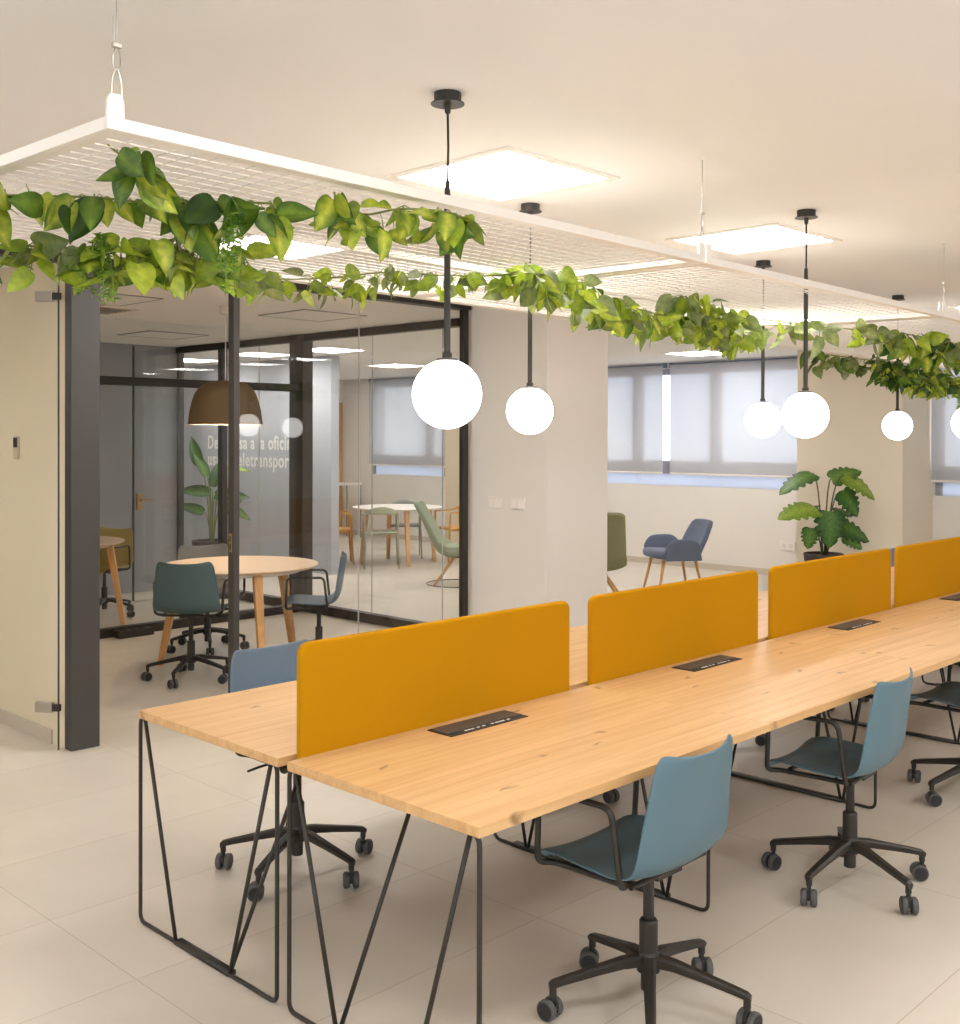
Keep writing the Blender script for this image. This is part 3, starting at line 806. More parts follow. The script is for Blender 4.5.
def chair_meshes():
    CM['shell'] = {}
    CM['base_shell'] = shell_mesh()
    a = MB()
    pts = [(-.06,-.055,.429),(-.012,-.070,.440),(0,-.045,.655),(0,.215,.655),(-.004,.225,.436),(-.055,.20,.429)]
    a.tube(fillet(pts, 0.035, True), 0.0092, 10, True)
    CM['arm'] = a.mesh('armrest')
    a2 = MB(); a2.tube(fillet([(-p[0],p[1],p[2]) for p in pts], 0.035, True), 0.0092, 10, True); CM['arm2'] = a2.mesh('armrest')
    u = MB()
    for y in (-.07, .17): u.tube([(-.182,y,.429),(.182,y,.429)], 0.0085, 8)
    u.box(-.06,.06,-.075,.10,.412,.436)
    CM['under'] = u.mesh('seat_plate')
    CM['lever'] = MB().tube([(0.06,0.02,.408),(0.20,0.03,.405),(0.245,0.03,.40)], 0.005, 6).mesh('lever')
    CM['gas'] = MB().lathe([(0.016,.20),(0.016,.40),(0.030,.41)], 18).mesh('gas_column')
    b = MB()
    b.lathe([(0.020,.062),(0.022,.064),(0.022,.11),(0.034,.118),(0.036,.15),(0.030,.168),(0.027,.175),(0.027,.262),(0.023,.268),(0.017,.268)], 24)
    for k in range(5):
        R_ = Matrix.Rotation(2*PI*k/5, 4, 'Z')
        sec = [(0.02,.150,.024,.034),(0.08,.146,.020,.030),(0.16,.130,.017,.025),(0.25,.111,.015,.022),(0.287,.102,.014,.021),(0.297,.096,.012,.018)]
        v = []
        for (x, z, hw, hh) in sec:
            v += [(x,-hw,z+hh*.3),(x,-hw*.6,z+hh*.5),(x,hw*.6,z+hh*.5),(x,hw,z+hh*.3),(x,hw*.6,z-hh*.5),(x,-hw*.6,z-hh*.5)]
        f_ = []
        for i in range(len(sec)-1):
            for q in range(6):
                q2 = (q+1) % 6
                f_.append((i*6+q, i*6+q2, (i+1)*6+q2, (i+1)*6+q))
        f_.append(tuple(range(5,-1,-1))); f_.append(tuple((len(sec)-1)*6+q for q in range(6)))
        b.add(v, f_, None, R_)
        b.add(*tubev((0.286,0,.105),(0.286,0,.070),0.011), None, R_)
    CM['star'] = b.mesh('star_base')
    c = MB(); c.lathe([(0.008,0.056),(0.008,0.082)], 10)
    c.prism([(-.022,.022),(.004,.020),(.016,.034),(.014,.054),(-.004,.062),(-.020,.050)], 'y', -.006, .006)
    CM['caster'] = c.mesh('caster')
    wv = []
    RX = Matrix.Rotation(PI/2, 4, 'X')
    CM['tyre'] = MB().lathe([(0.0245,-.010),(0.029,-.0085),(0.030,-.006),(0.030,.006),(0.029,.0085),(0.0245,.010)], 24, RX).mesh('wheel')
    CM['hub'] = MB().lathe([(0.024,-.0115),(0.024,.0115)], 22, RX).mesh('wheel_disc')
def tubev(a, b, r, n=12):
    m_ = MB(); m_.tube([a, b], r, n); return m_.v, m_.f
chair_meshes()
def swivel_chair(x, y, rz, phase, mat, label, group, seed, lift=0.0):
    rnd = random.Random(seed)
    t = thing('swivel_chair', label, 'chair', (x, y, 0), rz, group)
    if mat not in CM['shell']:
        me = CM['base_shell'].copy(); me.name = 'seat_shell'; CM['shell'][mat] = me
    link(CM['shell'][mat], 'seat_shell', M[mat], t, True, 0, 0.009, 1, loc=(0, 0, lift))
    for s in (-1, 1):
        link(CM['arm'] if s > 0 else CM['arm2'], 'armrest', M['black'], t, True, loc=(s*0.239, 0, lift))
    link(CM['under'], 'seat_plate', M['black'], t, loc=(0, 0, lift))
    link(CM['lever'], 'lever', M['blackp'], t, True, loc=(0, 0, lift))
    link(CM['gas'], 'gas_column', M['char'], t, True, loc=(0, 0, lift))
    link(CM['star'], 'star_base', M['black'], t, False, rotz=phase)
    for k in range(5):
        a = phase + 2*PI*k/5
        sw = rnd.uniform(0, 2*PI)
        c = link(CM['caster'], 'caster', M['blackp'], t, False, loc=(0.286*math.cos(a), 0.286*math.sin(a), 0), rotz=sw)
        for s in (-1, 1):
            w_ = link(CM['tyre'], 'wheel', M['tyre'], c, True, loc=(-0.010, s*0.017, 0.030))
            link(CM['hub'], 'wheel_disc', M['blackp'], c, False, loc=(-0.010, s*0.017, 0.030))
R_ = math.radians
GN = 'blue swivel chairs at the near side of the desks'; GF = 'swivel chairs at the far side of the desks'
swivel_chair(2.649, 1.896, R_(0), R_(1), 'blue', 'nearest blue swivel chair, at the front corner desk', GN, 1)
swivel_chair(3.935, 1.901, R_(5), R_(28), 'blue', 'second blue swivel chair from the front along the near side', GN, 2)
swivel_chair(5.30, 1.95, R_(-2), R_(20), 'blue', 'blue swivel chair cut off by the right edge', GN, 3)
swivel_chair(2.56, 3.474, R_(180), R_(61-180), 'slate', 'slate blue swivel chair half hidden behind the front yellow screen', GF, 4, 0.04)
swivel_chair(3.98, 3.39, R_(180), R_(30), 'slate', 'swivel chair behind the second yellow screen, only casters showing', GF, 5)
swivel_chair(5.42, 3.39, R_(176), R_(10), 'slate', 'swivel chair hidden behind the third yellow screen', GF, 6)
swivel_chair(6.55, 3.39, R_(185), R_(40), 'slate', 'swivel chair hidden behind the fourth yellow screen', GF, 7)
swivel_chair(8.25, 3.47, R_(180), R_(20), 'slate', 'far swivel chair showing a sliver between the last two screens', GF, 8, 0.03)
GM = 'swivel chairs at the round meeting table'
swivel_chair(4.066, 6.732, R_(44-90), R_(0-44+90), 'teal', 'dark teal swivel chair seen from behind at round table', GM, 9, 0.02)
swivel_chair(4.735, 7.60, R_(250-90), R_(26-160), 'greyp', 'grey swivel chair on the far side of round table', GM, 10)
swivel_chair(5.03, 6.565, R_(140-90), R_(15), 'slate', 'slate swivel chair in profile right of the round table', GM, 11)
swivel_chair(4.94, 9.68, R_(206-90), R_(40), 'mustardp', 'mustard swivel chair beside charcoal column in second room', 'swivel chairs in the second room', 12)

# ------------------------------------------------------------------ the desks
DX0, DL = 1.88, 1.35
rod = 0.0068
def end_frame(mb, y0, y1, apex_near, flip):
    """end frame in local coords: a rectangle of rod with slanted rods and a brace"""
    x = 0.03
    z1 = 0.708
    mb.tube(fillet([(x,y0,rod),(x,y1,rod),(x,y1,z1),(x,y0,z1)], 0.03, True), rod, 8, True)
    a = y0 + (y1-y0)*0.31; b = y0 + (y1-y0)*0.71
    mb.tube([(x,y1-0.03,z1),(x,b,rod*1.6)], rod, 8)
    mb.tube([(x,y0+0.03,z1),(x,a,rod*1.6)], rod, 8)
    ap = b if flip else a
    mb.tube([(x,ap,rod*1.6),(x+0.33,ap,z1)], rod, 8)
    mb.tube([(x+0.33,y0+0.04,z1),(x+0.33,y1-0.04,z1)], rod, 8)
    mb.tube([(x,y0+0.05,z1),(x+0.33,y0+0.05,z1)], rod, 8); mb.tube([(x,y1-0.05,z1),(x+0.33,y1-0.05,z1)], rod, 8)
    mb.box(x-0.008, x+0.022, a, b, 0.002, 0.014)
def mid_frame(mb, x, y0, y1):
    z1 = 0.708
    mb.tube(fillet([(x,y0,rod),(x,y1,rod),(x,y1,z1),(x,y0,z1)], 0.035, True), rod, 8, True)
    L = y1-y0
    mb.tube([(x,y1-0.03,z1),(x,y1-0.17*L,rod*1.6)], rod, 8); mb.tube([(x,y1-0.17*L-0.01,rod*1.6),(x,y1-0.35*L,z1)], rod, 8)
    mb.tube([(x,y0+0.03,z1),(x,y0+0.17*L,rod*1.6)], rod, 8); mb.tube([(x,y0+0.17*L+0.01,rod*1.6),(x,y0+0.35*L,z1)], rod, 8)
    mb.box(x-0.012, x+0.026, y0+0.17*L, y1-0.10*L, 0.002, 0.015)
DN = ['oak desk at the front corner, near side of the screens', 'second oak desk from the front on the near side',
      'third oak desk from the front on the near side', 'oak desk at the right edge on the near side', 'last oak desk of the near row, beyond the right edge']
DF = ['oak desk at the front left, behind the first yellow screen', 'oak desk behind the second yellow screen',
      'oak desk behind the third yellow screen', 'oak desk behind the fourth yellow screen', 'last oak desk of the far row']
for k in range(5):
    x0 = DX0 + k*DL
    for far in (0, 1):
        ya, yb = (2.645, 3.445) if far else (1.835, 2.600)
        t = thing('office_desk', (DF if far else DN)[k], 'desk', (x0, 0, 0), 0, 'far row of oak desks' if far else 'near row of oak desks')
        MB().box(0.0, DL-0.0006, ya, yb, 0.714, 0.740).build('tabletop', M['oak'], t, bevel=0.0008)
        lf = MB()
        if k == 0:
            end_frame(lf, 2.69 if far else 1.862, 3.485 if far else 2.63, True, not far)
            lf.build('leg_frame', M['black'], t, smooth=True)
        elif not far:
            mid_frame(lf, 0.10 if k == 1 else 0.20, 2.13 if k == 1 else 2.19, 3.16 if k == 1 else 3.10)
            lf.build('leg_frame', M['black'], t, smooth=True)
        ra = MB()
        for y in (ya+0.10, yb-0.10): ra.box(0.10, DL-0.10, y-0.012, y+0.012, 0.690, 0.7138)
        ra.build('support_rail', M['black'], t)
    # clips under the front desk edge
def rrect(x0, x1, z0, z1, r, n=6):
    p = [(x0,z0),(x1,z0)]
    for i in range(n+1):
        a = PI/2*i/n; p.append((x1-r+r*math.cos(a), z1-r+r*math.sin(a)))
    for i in range(n+1):
        a = PI/2+PI/2*i/n; p.append((x0+r+r*math.cos(a), z1-r+r*math.sin(a)))
    return p
SCR = [(1.930,3.142,'front yellow felt desk screen, largest in view'), (3.270,4.475,'yellow felt desk screen below the armchair, second from the front'),
       (4.598,5.865,'yellow felt desk screen below the monstera plant, third from front'), (5.950,7.230,'yellow felt desk screen cut off by the right edge'),
       (7.31,8.56,'last yellow felt desk screen beyond the right edge')]
for x0, x1, l in SCR:
    t = thing('desk_screen', l, 'desk screen', (x0, 2.615, 0.741), 0, 'yellow felt desk screens')
    L = x1-x0
    MB().prism(rrect(0, L, -0.014, 0.328, 0.035), 'y', -0.014, 0.014).build('felt_panel', M['felt'], t, bevel=0.009)
    br = MB()
    for x in (0.2, L-0.2): br.box(x-0.03, x+0.03, -0.003, 0.003, -0.06, -0.012)
    br.build('clamp', M['black'], t)
for k in range(5):
    cx_ = DX0 + (k+0.5)*DL
    xs_ = [2.565, 3.905, 5.225, 6.58, 7.93][k]
    l = ['black desk power box before the front yellow screen', 'black desk power box before the second yellow screen',
         'black desk power box before the third yellow screen', 'black desk power box at the right edge', 'black desk power box before the last screen'][k]
    t = thing('desk_power_box', l, 'power outlet box', (xs_, 2.505, 0.7402), 0, 'black power boxes in the desks')
    MB().box(-0.178, 0.178, -0.055, 0.055, 0.0, 0.003).build('frame', M['black'], t, bevel=0.001)
    MB().box(-0.172, 0.172, -0.028, 0.050, 0.0031, 0.0055).build('lid', M['char'], t, bevel=0.001)
    s = MB()
    MB().box(-0.17, 0.17, -0.050, -0.030, 0.0031, 0.0036).build('slot', M['dark'], t)
    for x in (-0.10,-0.085,-0.07,-0.045,-0.02,0.02,0.04,0.055,0.07,0.095): s.box(x-0.006, x+0.006, -0.044, -0.037, 0.0037, 0.0044)
    s.build('brush_strip', M['wplastic'], t)

# ------------------------------------------------------------------ meeting room furniture
def round_table(x, y, R, ztop, legs, label, group, top='paleoak', leg='oakleg', r0=0.40, r1=0.60, th=0.022, under=True):
    t = thing('round_table', label, 'table', (x, y, 0), 0, group)
    MB().lathe([(R-0.03,ztop-th),(R-0.004,ztop-0.008),(R,ztop-0.004),(R-0.002,ztop)], 64).build('tabletop', M[top], t)
    if under:
        MB().lathe([(R*0.78,ztop-th-0.028),(R*0.80,ztop-th-0.001)], 48).build('apron', M['wplastic'], t)
    for a in legs:
        d = Vector((math.cos(a), math.sin(a), 0)); s_ = Vector((-d.y, d.x, 0))
        zt = ztop-th-0.002
        v = []
        for (r, z, w_) in ((r0, zt, 0.030), (r1, 0.0, 0.021)):
            c = d*r
            for (p, q) in ((-1,-1),(1,-1),(1,1),(-1,1)): v.append(c + s_*(w_*p) + d*(w_*q) + Vector((0,0,z)))
        m_ = MB(); m_.add(v, [(3,2,1,0),(4,5,6,7),(0,1,5,4),(1,2,6,5),(2,3,7,6),(3,0,4,7)])
        m_.build('leg', M[leg], t, bevel=0.004)
    return t
cr = Vector((0.696, -0.718)); cf = Vector((0.718, 0.696))
def polar(deg):
    a = R_(deg); v_ = cr*math.cos(a) + cf*math.sin(a); return math.atan2(v_.y, v_.x)
round_table(4.54, 6.86, 0.565, 0.742, [polar(178), polar(-62), polar(58)], 'pale oak round meeting table under the brown bell lamp', 'round meeting tables', r0=0.44, r1=0.58)
round_table(4.38, 9.45, 0.565, 0.742, [polar(10), polar(130), polar(250)], 'pale oak round table in the second room, cut off by charcoal column', 'round meeting tables', r0=0.44, r1=0.56)

def bell_lamp(x, y):
    t = thing('bell_pendant_lamp', 'brown felt bell pendant lamp above the round meeting table', 'pendant lamp', (x, y, ZC))
    z0 = 1.755-ZC; h = 0.325
    pr_ = [(0.272,z0),(0.269,z0+0.01),(0.257,z0+0.10),(0.241,z0+0.17),(0.222,z0+0.225),(0.196,z0+0.265),(0.165,z0+0.292),(0.12,z0+0.313),(0.06,z0+0.323),(0.02,z0+0.325)]
    MB().lathe(pr_, 48, None, False).build('lamp_shade', M['brownshade'], t, smooth=True, solid=0.006)
    pin = [(r-0.010, z-0.002) for r, z in pr_[:-1]] + [(0.02, z0+0.315)]
    MB().lathe(pin, 48, None, False).build('shade_lining', M['shadein'], t, smooth=True)
    MB().tube([(0,0,z0+0.32),(0,0,-0.06)], 0.004, 8).build('cable', M['wplastic'], t)
    MB().lathe([(0.045,0.0),(0.045,-0.05),(0.040,-0.065),(0.012,-0.07)], 24).build('canopy', M['offpanel'], t)
    bp_ = [(0.045*math.sin(PI*i/12)+0.0005, z0+0.15+0.045*math.cos(PI*i/12)) for i in range(13)]
    MB().lathe([(0.020,z0+0.31),(0.020,z0+0.185)], 16).build('lamp_holder', M['blackp'], t)
    MB().lathe(bp_, 20).build('bulb', M['bulb'], t, smooth=True)
bell_lamp(4.607, 7.15)

t = thing('floor_power_box', 'black floor power box against the glass partition between rooms', 'power outlet box', (4.62, YP-0.105, 0))
MB().box(-0.17, 0.15, -0.055, 0.055, 0.0, 0.06).build('box_body', M['black'], t, bevel=0.008)
s = MB()
for x in (-0.10, -0.02, 0.06): s.box(x-0.025, x+0.025, -0.03, 0.03, 0.0601, 0.066)
s.build('outlet_insert', M['dark'], t, bevel=0.003)

# ------------------------------------------------------------------ lounge and dining furniture
def R3(rx=0, ry=0, rz=0):
    return Matrix.Rotation(rz,4,'Z') @ Matrix.Rotation(ry,4,'Y') @ Matrix.Rotation(rx,4,'X')
T3 = Matrix.Translation
def armchair(x, y, rz, label):
    t = thing('armchair', label, 'armchair', (x, y, 0), rz)
    MB().pillow(0.29, 0.28, 0.055, 0.5, 28, 12, T3((0,0.04,0.385)) @ R3(rx=R_(4))).build('seat', M['bluefab'], t, smooth=True)
    def back(u, v):
        a = (u-0.5)*2
        z = 0.34 + v*0.42
        hw = 0.285 - 0.05*max(0, v-0.6)/0.4 - (0.045 if v > 0.96 else 0)
        y_ = -0.19 - v*0.20 + 0.07*abs(a)**2.4
        return (a*hw, y_, z)
    MB().grid(back, 14, 12).build('backrest', M['bluefab'], t, smooth=True, solid=0.055, sub=1)
    for s in (-1, 1):
        def arm(u, v, s=s):
            # from the back corner to the front, rounded top outline
            yy = -0.20 + u*0.41
            top = 0.34 + 0.235*max(0.0, 1-abs((u-0.48)/0.55)**4.0)**0.55
            zz = 0.335 + (top-0.335)*v
            return (s*(0.285 + 0.055*v*v), yy + 0.03*v, zz)
        MB().grid(arm, 14, 8).build('armrest', M['bluefab'], t, smooth=True, solid=0.045, sub=1)
    for (sx, sy) in ((-1,1),(1,1),(-1,-1),(1,-1)):
        MB().tube([(sx*0.19, sy*0.18+0.02, 0.34), (sx*0.235, sy*0.25+0.02, 0.0)], [0.020, 0.012], 12).build('leg', M['oakleg'], t, smooth=True)
armchair(10.22, 6.98, R_(146-90), 'blue upholstered armchair with oak legs under the window blinds')

def lounge_chair(x, y, rz, label, mat):
    t = thing('lounge_chair', label, 'lounge chair', (x, y, 0), rz, 'high-back lounge chairs')
    def sh(u, v):
        a = (u-0.5)*2
        prof = [(.30,.36),(.20,.37),(.05,.345),(-.10,.33),(-.20,.37),(-.27,.48),(-.33,.62),(-.39,.76),(-.44,.88),(-.455,.93)]
        q = v*(len(prof)-1); i = min(int(q), len(prof)-2); q -= i
        y_ = prof[i][0]*(1-q)+prof[i+1][0]*q; z = prof[i][1]*(1-q)+prof[i+1][1]*q
        hw = 0.30 - 0.04*v - (0.06 if v > 0.97 else 0)
        wing = 0.09*abs(a)**2.5*math.sin(PI*min(1, v*1.05))
        return (a*hw, y_ + wing*(1 if v > 0.4 else 0.2), z + (wing*0.8 if v <= 0.5 else 0))
    MB().grid(sh, 12, 22).build('seat_shell', M[mat], t, smooth=True, solid=0.05, sub=1)
    MB().pillow(0.25, 0.25, 0.05, 0.5, 24, 10, T3((0,0.06,0.40))).build('seat_cushion', M[mat], t, smooth=True)
    for (sx, sy) in ((-1,1),(1,1),(-1,-1),(1,-1)):
        MB().tube([(sx*0.03, sy*0.03, 0.315), (sx*0.24, sy*0.24, 0.0065)], [0.018, 0.014], 10).build('leg', M['oakleg'], t, smooth=True)
    MB().lathe([(0.05,.30),(0.06,.335)], 20).build('swivel_plate', M['black'], t)
    MB().tube([(0.35*math.cos(2*PI*k/40), 0.35*math.sin(2*PI*k/40), 0.0055) for k in range(40)], 0.005, 6, True).build('wire_ring', M['black'], t, smooth=True)
lounge_chair(8.83, 8.97, R_(-50-90), 'sage high-back lounge chair with wooden cross legs behind the glass', 'sagefab')
lounge_chair(8.92, 7.02, R_(38-90), 'olive lounge chair half hidden by the white pillar', 'olivefab')

def dining_chair(x, y, rz, label, mat, group, wooden=False):
    t = thing('dining_chair', label, 'chair', (x, y, 0), rz, group)
    m_ = M[mat]
    MB().pillow(0.215, 0.21, 0.016, 0.35, 24, 8, T3((0,0.02,0.45))).build('seat', m_, t, smooth=True)
    r = 0.015 if wooden else 0.0105
    for s in (-1, 1):
        MB().tube([(s*0.205, 0.20, 0.655), (s*0.205, 0.205, 0.45), (s*0.225, 0.235, 0.0)], [r*0.9, r*1.1, r*0.8], 8).build('leg', m_, t, smooth=True)
        MB().tube([(s*0.215, -0.17, 0.70), (s*0.205, -0.18, 0.45), (s*0.215, -0.245, 0.0)], [r, r*1.1, r*0.8], 8).build('leg', m_, t, smooth=True)
        MB().tube([(s*0.19, 0.02+0.14, 0.43), (s*0.19, -0.16, 0.43)], r*0.8, 6).build('seat_rail', m_, t)
    # one bent band: arms and backrest
    def band(u, v):
        a = PI*u
        x_ = 0.225*math.cos(a); y_ = 0.20 - 0.0 if u in (0,1) else -0.02 - 0.22*math.sin(a)
        hgt = 0.02 + 0.075*math.sin(a)**2
        return (x_*(1.0), y_, 0.665 + 0.07*math.sin(a) + (v-0.5)*hgt)
    MB().grid(band, 20, 3).build('backrest', m_, t, smooth=True, solid=0.018)
GD = 'armchairs around the distant white table'
dining_chair(9.26, 10.80, R_(52-90), 'sage metal armchair in front of the distant white table', 'sage', GD)
dining_chair(9.10, 11.55, R_(-35-90), 'honey wood armchair left of the distant white table', 'honey', GD, True)
dining_chair(10.42, 10.62, R_(165-90), 'honey wood armchair right of the distant white table', 'honey', GD, True)
dining_chair(10.25, 11.45, R_(230-90), 'grey metal armchair behind the distant white table', 'greym', GD)
round_table(9.74, 11.02, 0.60, 0.742, [polar(200), polar(-70), polar(15), polar(110)], 'white round dining table seen through the meeting room glass', 'round dining tables', top='white', leg='oakleg', r0=0.42, r1=0.50, under=False)
t = thing('console_table', 'thin legged console table at the far left corner behind glass', 'table', (11.55, 14.40, 0))
MB().box(-0.35, 0.22, -0.2, 0.2, 0.87, 0.90).build('tabletop', M['white'], t, bevel=0.003)
for (sx, sy) in ((-.33,-.18),(.20,-.18),(-.33,.18),(.20,.18)):
    MB().tube([(sx,sy,0.869),(sx,sy,0.0)], 0.012, 8).build('leg', M['greym'], t)

# switches and outlets
for y, l in ((5.385, 'left white wall switch on the white pillar'), (5.165, 'right white wall switch on the white pillar')):
    t = thing('wall_switch', l, 'switch', (5.6745, y, 1.205), 0, 'white switches on the pillar')
    MB().box(-0.010, 0, -0.062, 0.062, -0.042, 0.042).build('cover_plate', M['wplastic'], t, bevel=0.003)
    for s in (-1, 1): MB().box(-0.0135, -0.0101, s*0.029-0.026, s*0.029+0.026, -0.030, 0.030).build('rocker', M['white'], t, bevel=0.001)
t = thing('wall_outlet', 'double white wall outlet left of the monstera plant', 'outlet', (XW-0.0005, 6.63, 0.37))
MB().box(-0.012, 0, -0.10, 0.10, -0.055, 0.055).build('cover_plate', M['wplastic'], t, bevel=0.003)
for s in (-1, 1): MB().lathe([(0.030,0),(0.030,0.003),(0.024,0.003),(0.022,0.001)], 20, T3((-0.0122, s*0.045, 0)) @ R3(ry=R_(-90))).build('socket', M['offpanel'], t)

# ------------------------------------------------------------------ potted plants
def monstera_leaf(L, W, cm, ce):
    """leaf in local coords: grows along +Y from the origin, faces +Z, with splits"""
    mb = MB(); rows = []
    out = [(0.0,0.16),(-0.07,0.55),(0.05,0.86),(0.12,0.98),(0.16,0.78),(0.24,1.0),(0.31,1.0),(0.345,0.52),(0.42,0.97),(0.50,0.92),(0.53,0.46),(0.60,0.84),(0.68,0.74),(0.71,0.38),(0.78,0.56),(0.88,0.34),(1.0,0.02)]
    v = []; c = []
    for i, (tt, wd) in enumerate(out):
        hw = W*0.5*wd
        for k in (-1,-0.5,-0.12,0,0.12,0.5,1):
            ym = max(0, tt) if abs(k) < 0.6 else tt
            y_ = L*(ym + (0.05*(abs(k)) if tt > 0.05 else 0)*(1-tt))
            z_ = 0.16*hw*abs(k) - 0.30*L*ym*ym - 0.25*hw*k*k
            v.append((hw*k, y_, z_))
            m = 1-abs(k)
            c.append(tuple(ce[q]*(1-m)+cm[q]*m for q in range(3)) + (1,))
    f_ = []
    for i in range(len(out)-1):
        for k in range(6): f_.append((i*7+k, i*7+k+1, (i+1)*7+k+1, (i+1)*7+k))
    mb.add(v, f_, c)
    return mb
def aim(base, d, nrm, ):
    d = Vector(d).normalized(); n = Vector(nrm); n = (n - d*n.dot(d)).normalized(); x_ = d.cross(n)
    return Matrix(((x_.x,d.x,n.x,base[0]),(x_.y,d.y,n.y,base[1]),(x_.z,d.z,n.z,base[2]),(0,0,0,1)))
def potted(name, label, x, y, pot_r, pot_h, leaves, mono=True, potmat='pot'):
    """leaves: (right, forward-away, up) of leaf base in m, leaf direction (r,f,u), size, tone"""
    t = thing(name, label, 'potted plant', (x, y, 0))
    MB().lathe([(pot_r*0.72,0),(pot_r*0.80,pot_h*0.2),(pot_r*0.98,pot_h*0.94),(pot_r,pot_h*0.95),(pot_r,pot_h),(pot_r*0.90,pot_h),(pot_r*0.88,pot_h-0.03)], 36).build('pot', M[potmat], t, bevel=0.003)
    MB().lathe([(0.001,pot_h-0.025),(pot_r*0.88,pot_h-0.028)], 30, None, False).build('soil', M['soil'], t)
    def W3(p): return Vector((cr.x*p[0]+cf.x*p[1], cr.y*p[0]+cf.y*p[1], p[2]))
    tones = [(srgb(120,160,70), srgb(58,104,40)), (srgb(96,140,60), srgb(38,80,34)), (srgb(168,190,70), srgb(120,154,46)), (srgb(84,120,60), srgb(34,68,34))]
    for (b, d, L, tone, nr) in leaves:
        base = W3(b); dd = W3(d); nn = W3(nr)
        root = W3((b[0]*0.12, b[1]*0.12, 0)); root.z = pot_h-0.03
        mid = root.lerp(base, 0.30); mid.z = root.z + (base.z-root.z)*1.02
        fine = []
        for k in range(11):
            q = k/10; fine.append(root*(1-q)**2 + mid*2*q*(1-q) + base*q*q)
        cm, ce = tones[tone]
        if mono: mb = monstera_leaf(L, L*0.95, cm, ce)
        else:
            mb = MB(); leaf(mb, Vector((0,0,0)), Vector((0,1,0)), L, L*0.42, 0.25, 0.25, cm, ce, Vector((0,0,1)))
        lo = mb.build('leaf', M['leaf'], t, smooth=True, sub=1)
        A = aim(base, dd, nn)
        for v_ in lo.data.vertices: v_.co = A @ v_.co
        lo.data.update()
        MB().tube(fine, [0.009-0.004*k/10 for k in range(11)], 8).build('leaf_stalk', M['stemdark'] if mono else M['stem'], lo, smooth=True)
    return t
# monstera in front of the beige pillar (right, away, up)
LV = [
 ((-0.12, 0.0, 1.30), (-1.0, -0.20, -0.30), 0.40, 0, (-0.2,-0.30,1.0)),
 ((0.09, 0.05, 1.24), (0.80, -0.1, 0.42), 0.32, 0, (-0.3,-0.6,0.8)),
 ((0.20, -0.02, 1.28), (0.95, -0.30, -0.45), 0.38, 2, (0.3,-0.6,0.9)),
 ((0.20, 0.03, 1.12), (0.45, -0.2, -0.60), 0.30, 1, (0.2,-1.0,0.5)),
 ((-0.10, -0.05, 0.95), (-1.0, -0.35, 0.0), 0.42, 2, (0.1,-0.35,0.9)),
 ((0.02, -0.14, 0.92), (-0.05, -0.4, -1.0), 0.36, 1, (0.0,-1.0,0.1)),
 ((0.14, 0.02, 0.77), (1.0, -0.15, -0.25), 0.37, 1, (0.0,-0.7,0.9)),
 ((0.19, -0.05, 0.66), (0.9, -0.3, -0.40), 0.22, 0, (0.0,-0.8,0.9)),
 ((-0.14, -0.05, 0.74), (-0.25, -0.2, -1.0), 0.21, 0, (-0.3,-1.0,0.2)),
 ((0.14, 0.08, 0.90), (0.9, 0.2, 0.05), 0.22, 3, (0.0,-0.5,0.9)),
 ((-0.04, 0.10, 0.94), (-0.6, 0.6, 0.0), 0.26, 3, (0.0,-0.4,1.0)),
]
potted('monstera_plant', 'monstera plant with split leaves in a dark pot before beige pillar', 10.62, 5.43, 0.20, 0.48, LV)
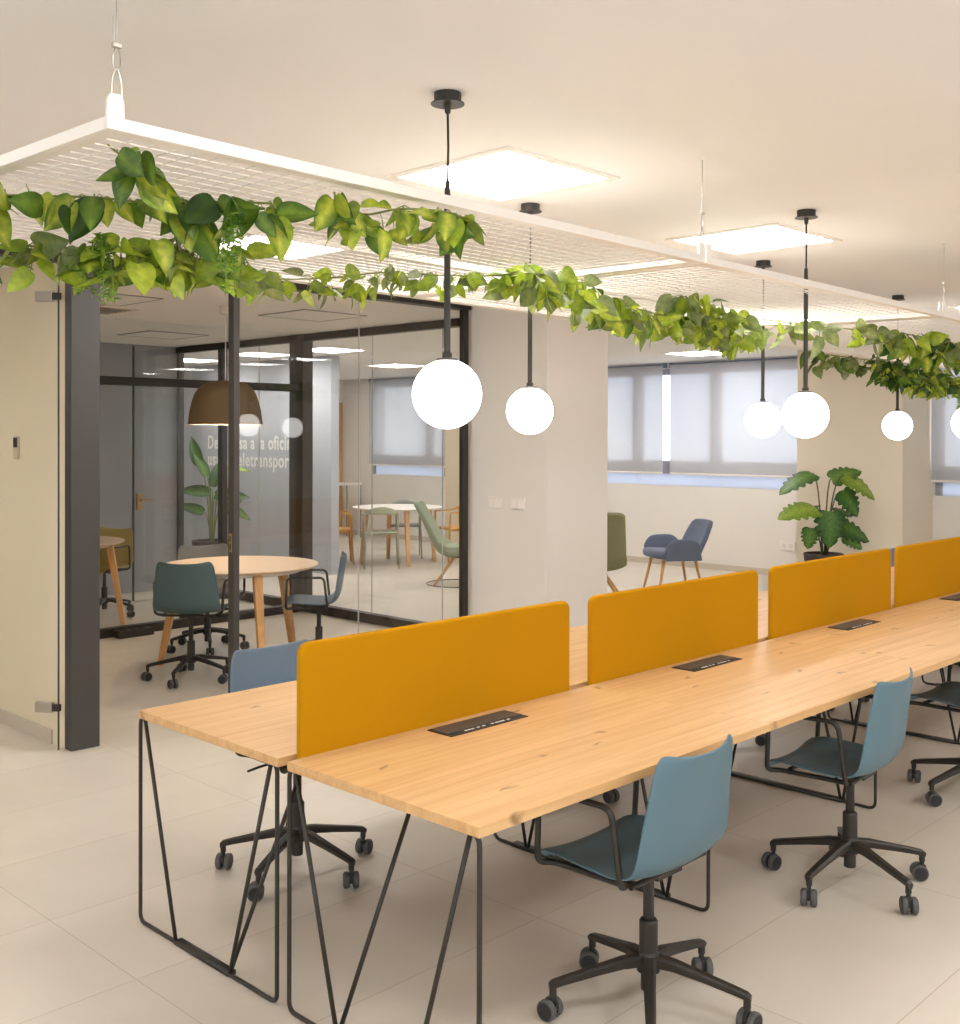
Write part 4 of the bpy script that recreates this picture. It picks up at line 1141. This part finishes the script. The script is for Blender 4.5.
LB = [
 ((-0.16, 0.0, 1.32), (-0.25, -0.1, 1.0), 0.36, 1, (0.2,-1.0,0.1)),
 ((-0.06, -0.02, 1.18), (-0.35, -0.1, 0.9), 0.34, 0, (0.8,-1.0,0.1)),
 ((-0.02, 0.0, 0.98), (-0.95, -0.2, 0.15), 0.40, 1, (0.0,-1.0,0.6)),
 ((0.04, 0.0, 0.95), (1.0, -0.2, 0.05), 0.42, 1, (0.0,-1.0,0.6)),
 ((0.16, 0.0, 1.26), (1.0, -0.2, 0.12), 0.32, 2, (0.0,-0.6,1.0)),
 ((0.10, 0.0, 0.72), (0.85, -0.2, 0.60), 0.34, 0, (0.3,-1.0,0.3)),
 ((0.14, 0.0, 0.82), (1.0, -0.2, -0.35), 0.38, 0, (0.0,-0.8,0.8)),
 ((-0.10, 0.0, 0.74), (-0.75, -0.2, 0.30), 0.34, 0, (0.0,-1.0,0.5)),
 ((0.0, 0.05, 1.05), (0.1, 0.3, 1.0), 0.34, 3, (0.0,-1.0,0.2)),
]
potted('banana_leaf_plant', 'tall broad-leaved potted plant behind glass, left of the door post', 7.40, 11.78, 0.24, 0.40, LB, mono=False)

# ------------------------------------------------------------------ daylight
wd = bpy.data.worlds.new('sky'); sc.world = wd; wd.use_nodes = True
nt = wd.node_tree; nt.nodes.clear()
out = nt.nodes.new('ShaderNodeOutputWorld'); bg = nt.nodes.new('ShaderNodeBackground')
tc = nt.nodes.new('ShaderNodeTexCoord'); nz = nt.nodes.new('ShaderNodeTexNoise')
nz.inputs['Scale'].default_value = 5.0; nz.inputs['Detail'].default_value = 5
nt.links.new(tc.outputs['Generated'], nz.inputs['Vector'])
rp = nt.nodes.new('ShaderNodeValToRGB')
rp.color_ramp.elements[0].position = 0.38; rp.color_ramp.elements[0].color = (0.78,0.87,1.0,1)
rp.color_ramp.elements[1].position = 0.60; rp.color_ramp.elements[1].color = (1.0,0.98,0.97,1)
nt.links.new(nz.outputs['Fac'], rp.inputs[0]); nt.links.new(rp.outputs[0], bg.inputs[0])
bg.inputs[1].default_value = 1.85
nt.links.new(bg.outputs[0], out.inputs[0])

# ------------------------------------------------------------------ view
sc.view_settings.view_transform = 'Standard'; sc.view_settings.look = 'None'
sc.view_settings.gamma = 1.0; sc.view_settings.use_curve_mapping = False
sc.view_settings.exposure = 0.93
sc.cycles.use_denoising = True
sc.cycles.max_bounces = 12; sc.cycles.transparent_max_bounces = 24
sc.cycles.diffuse_bounces = 5; sc.cycles.sample_clamp_indirect = 6
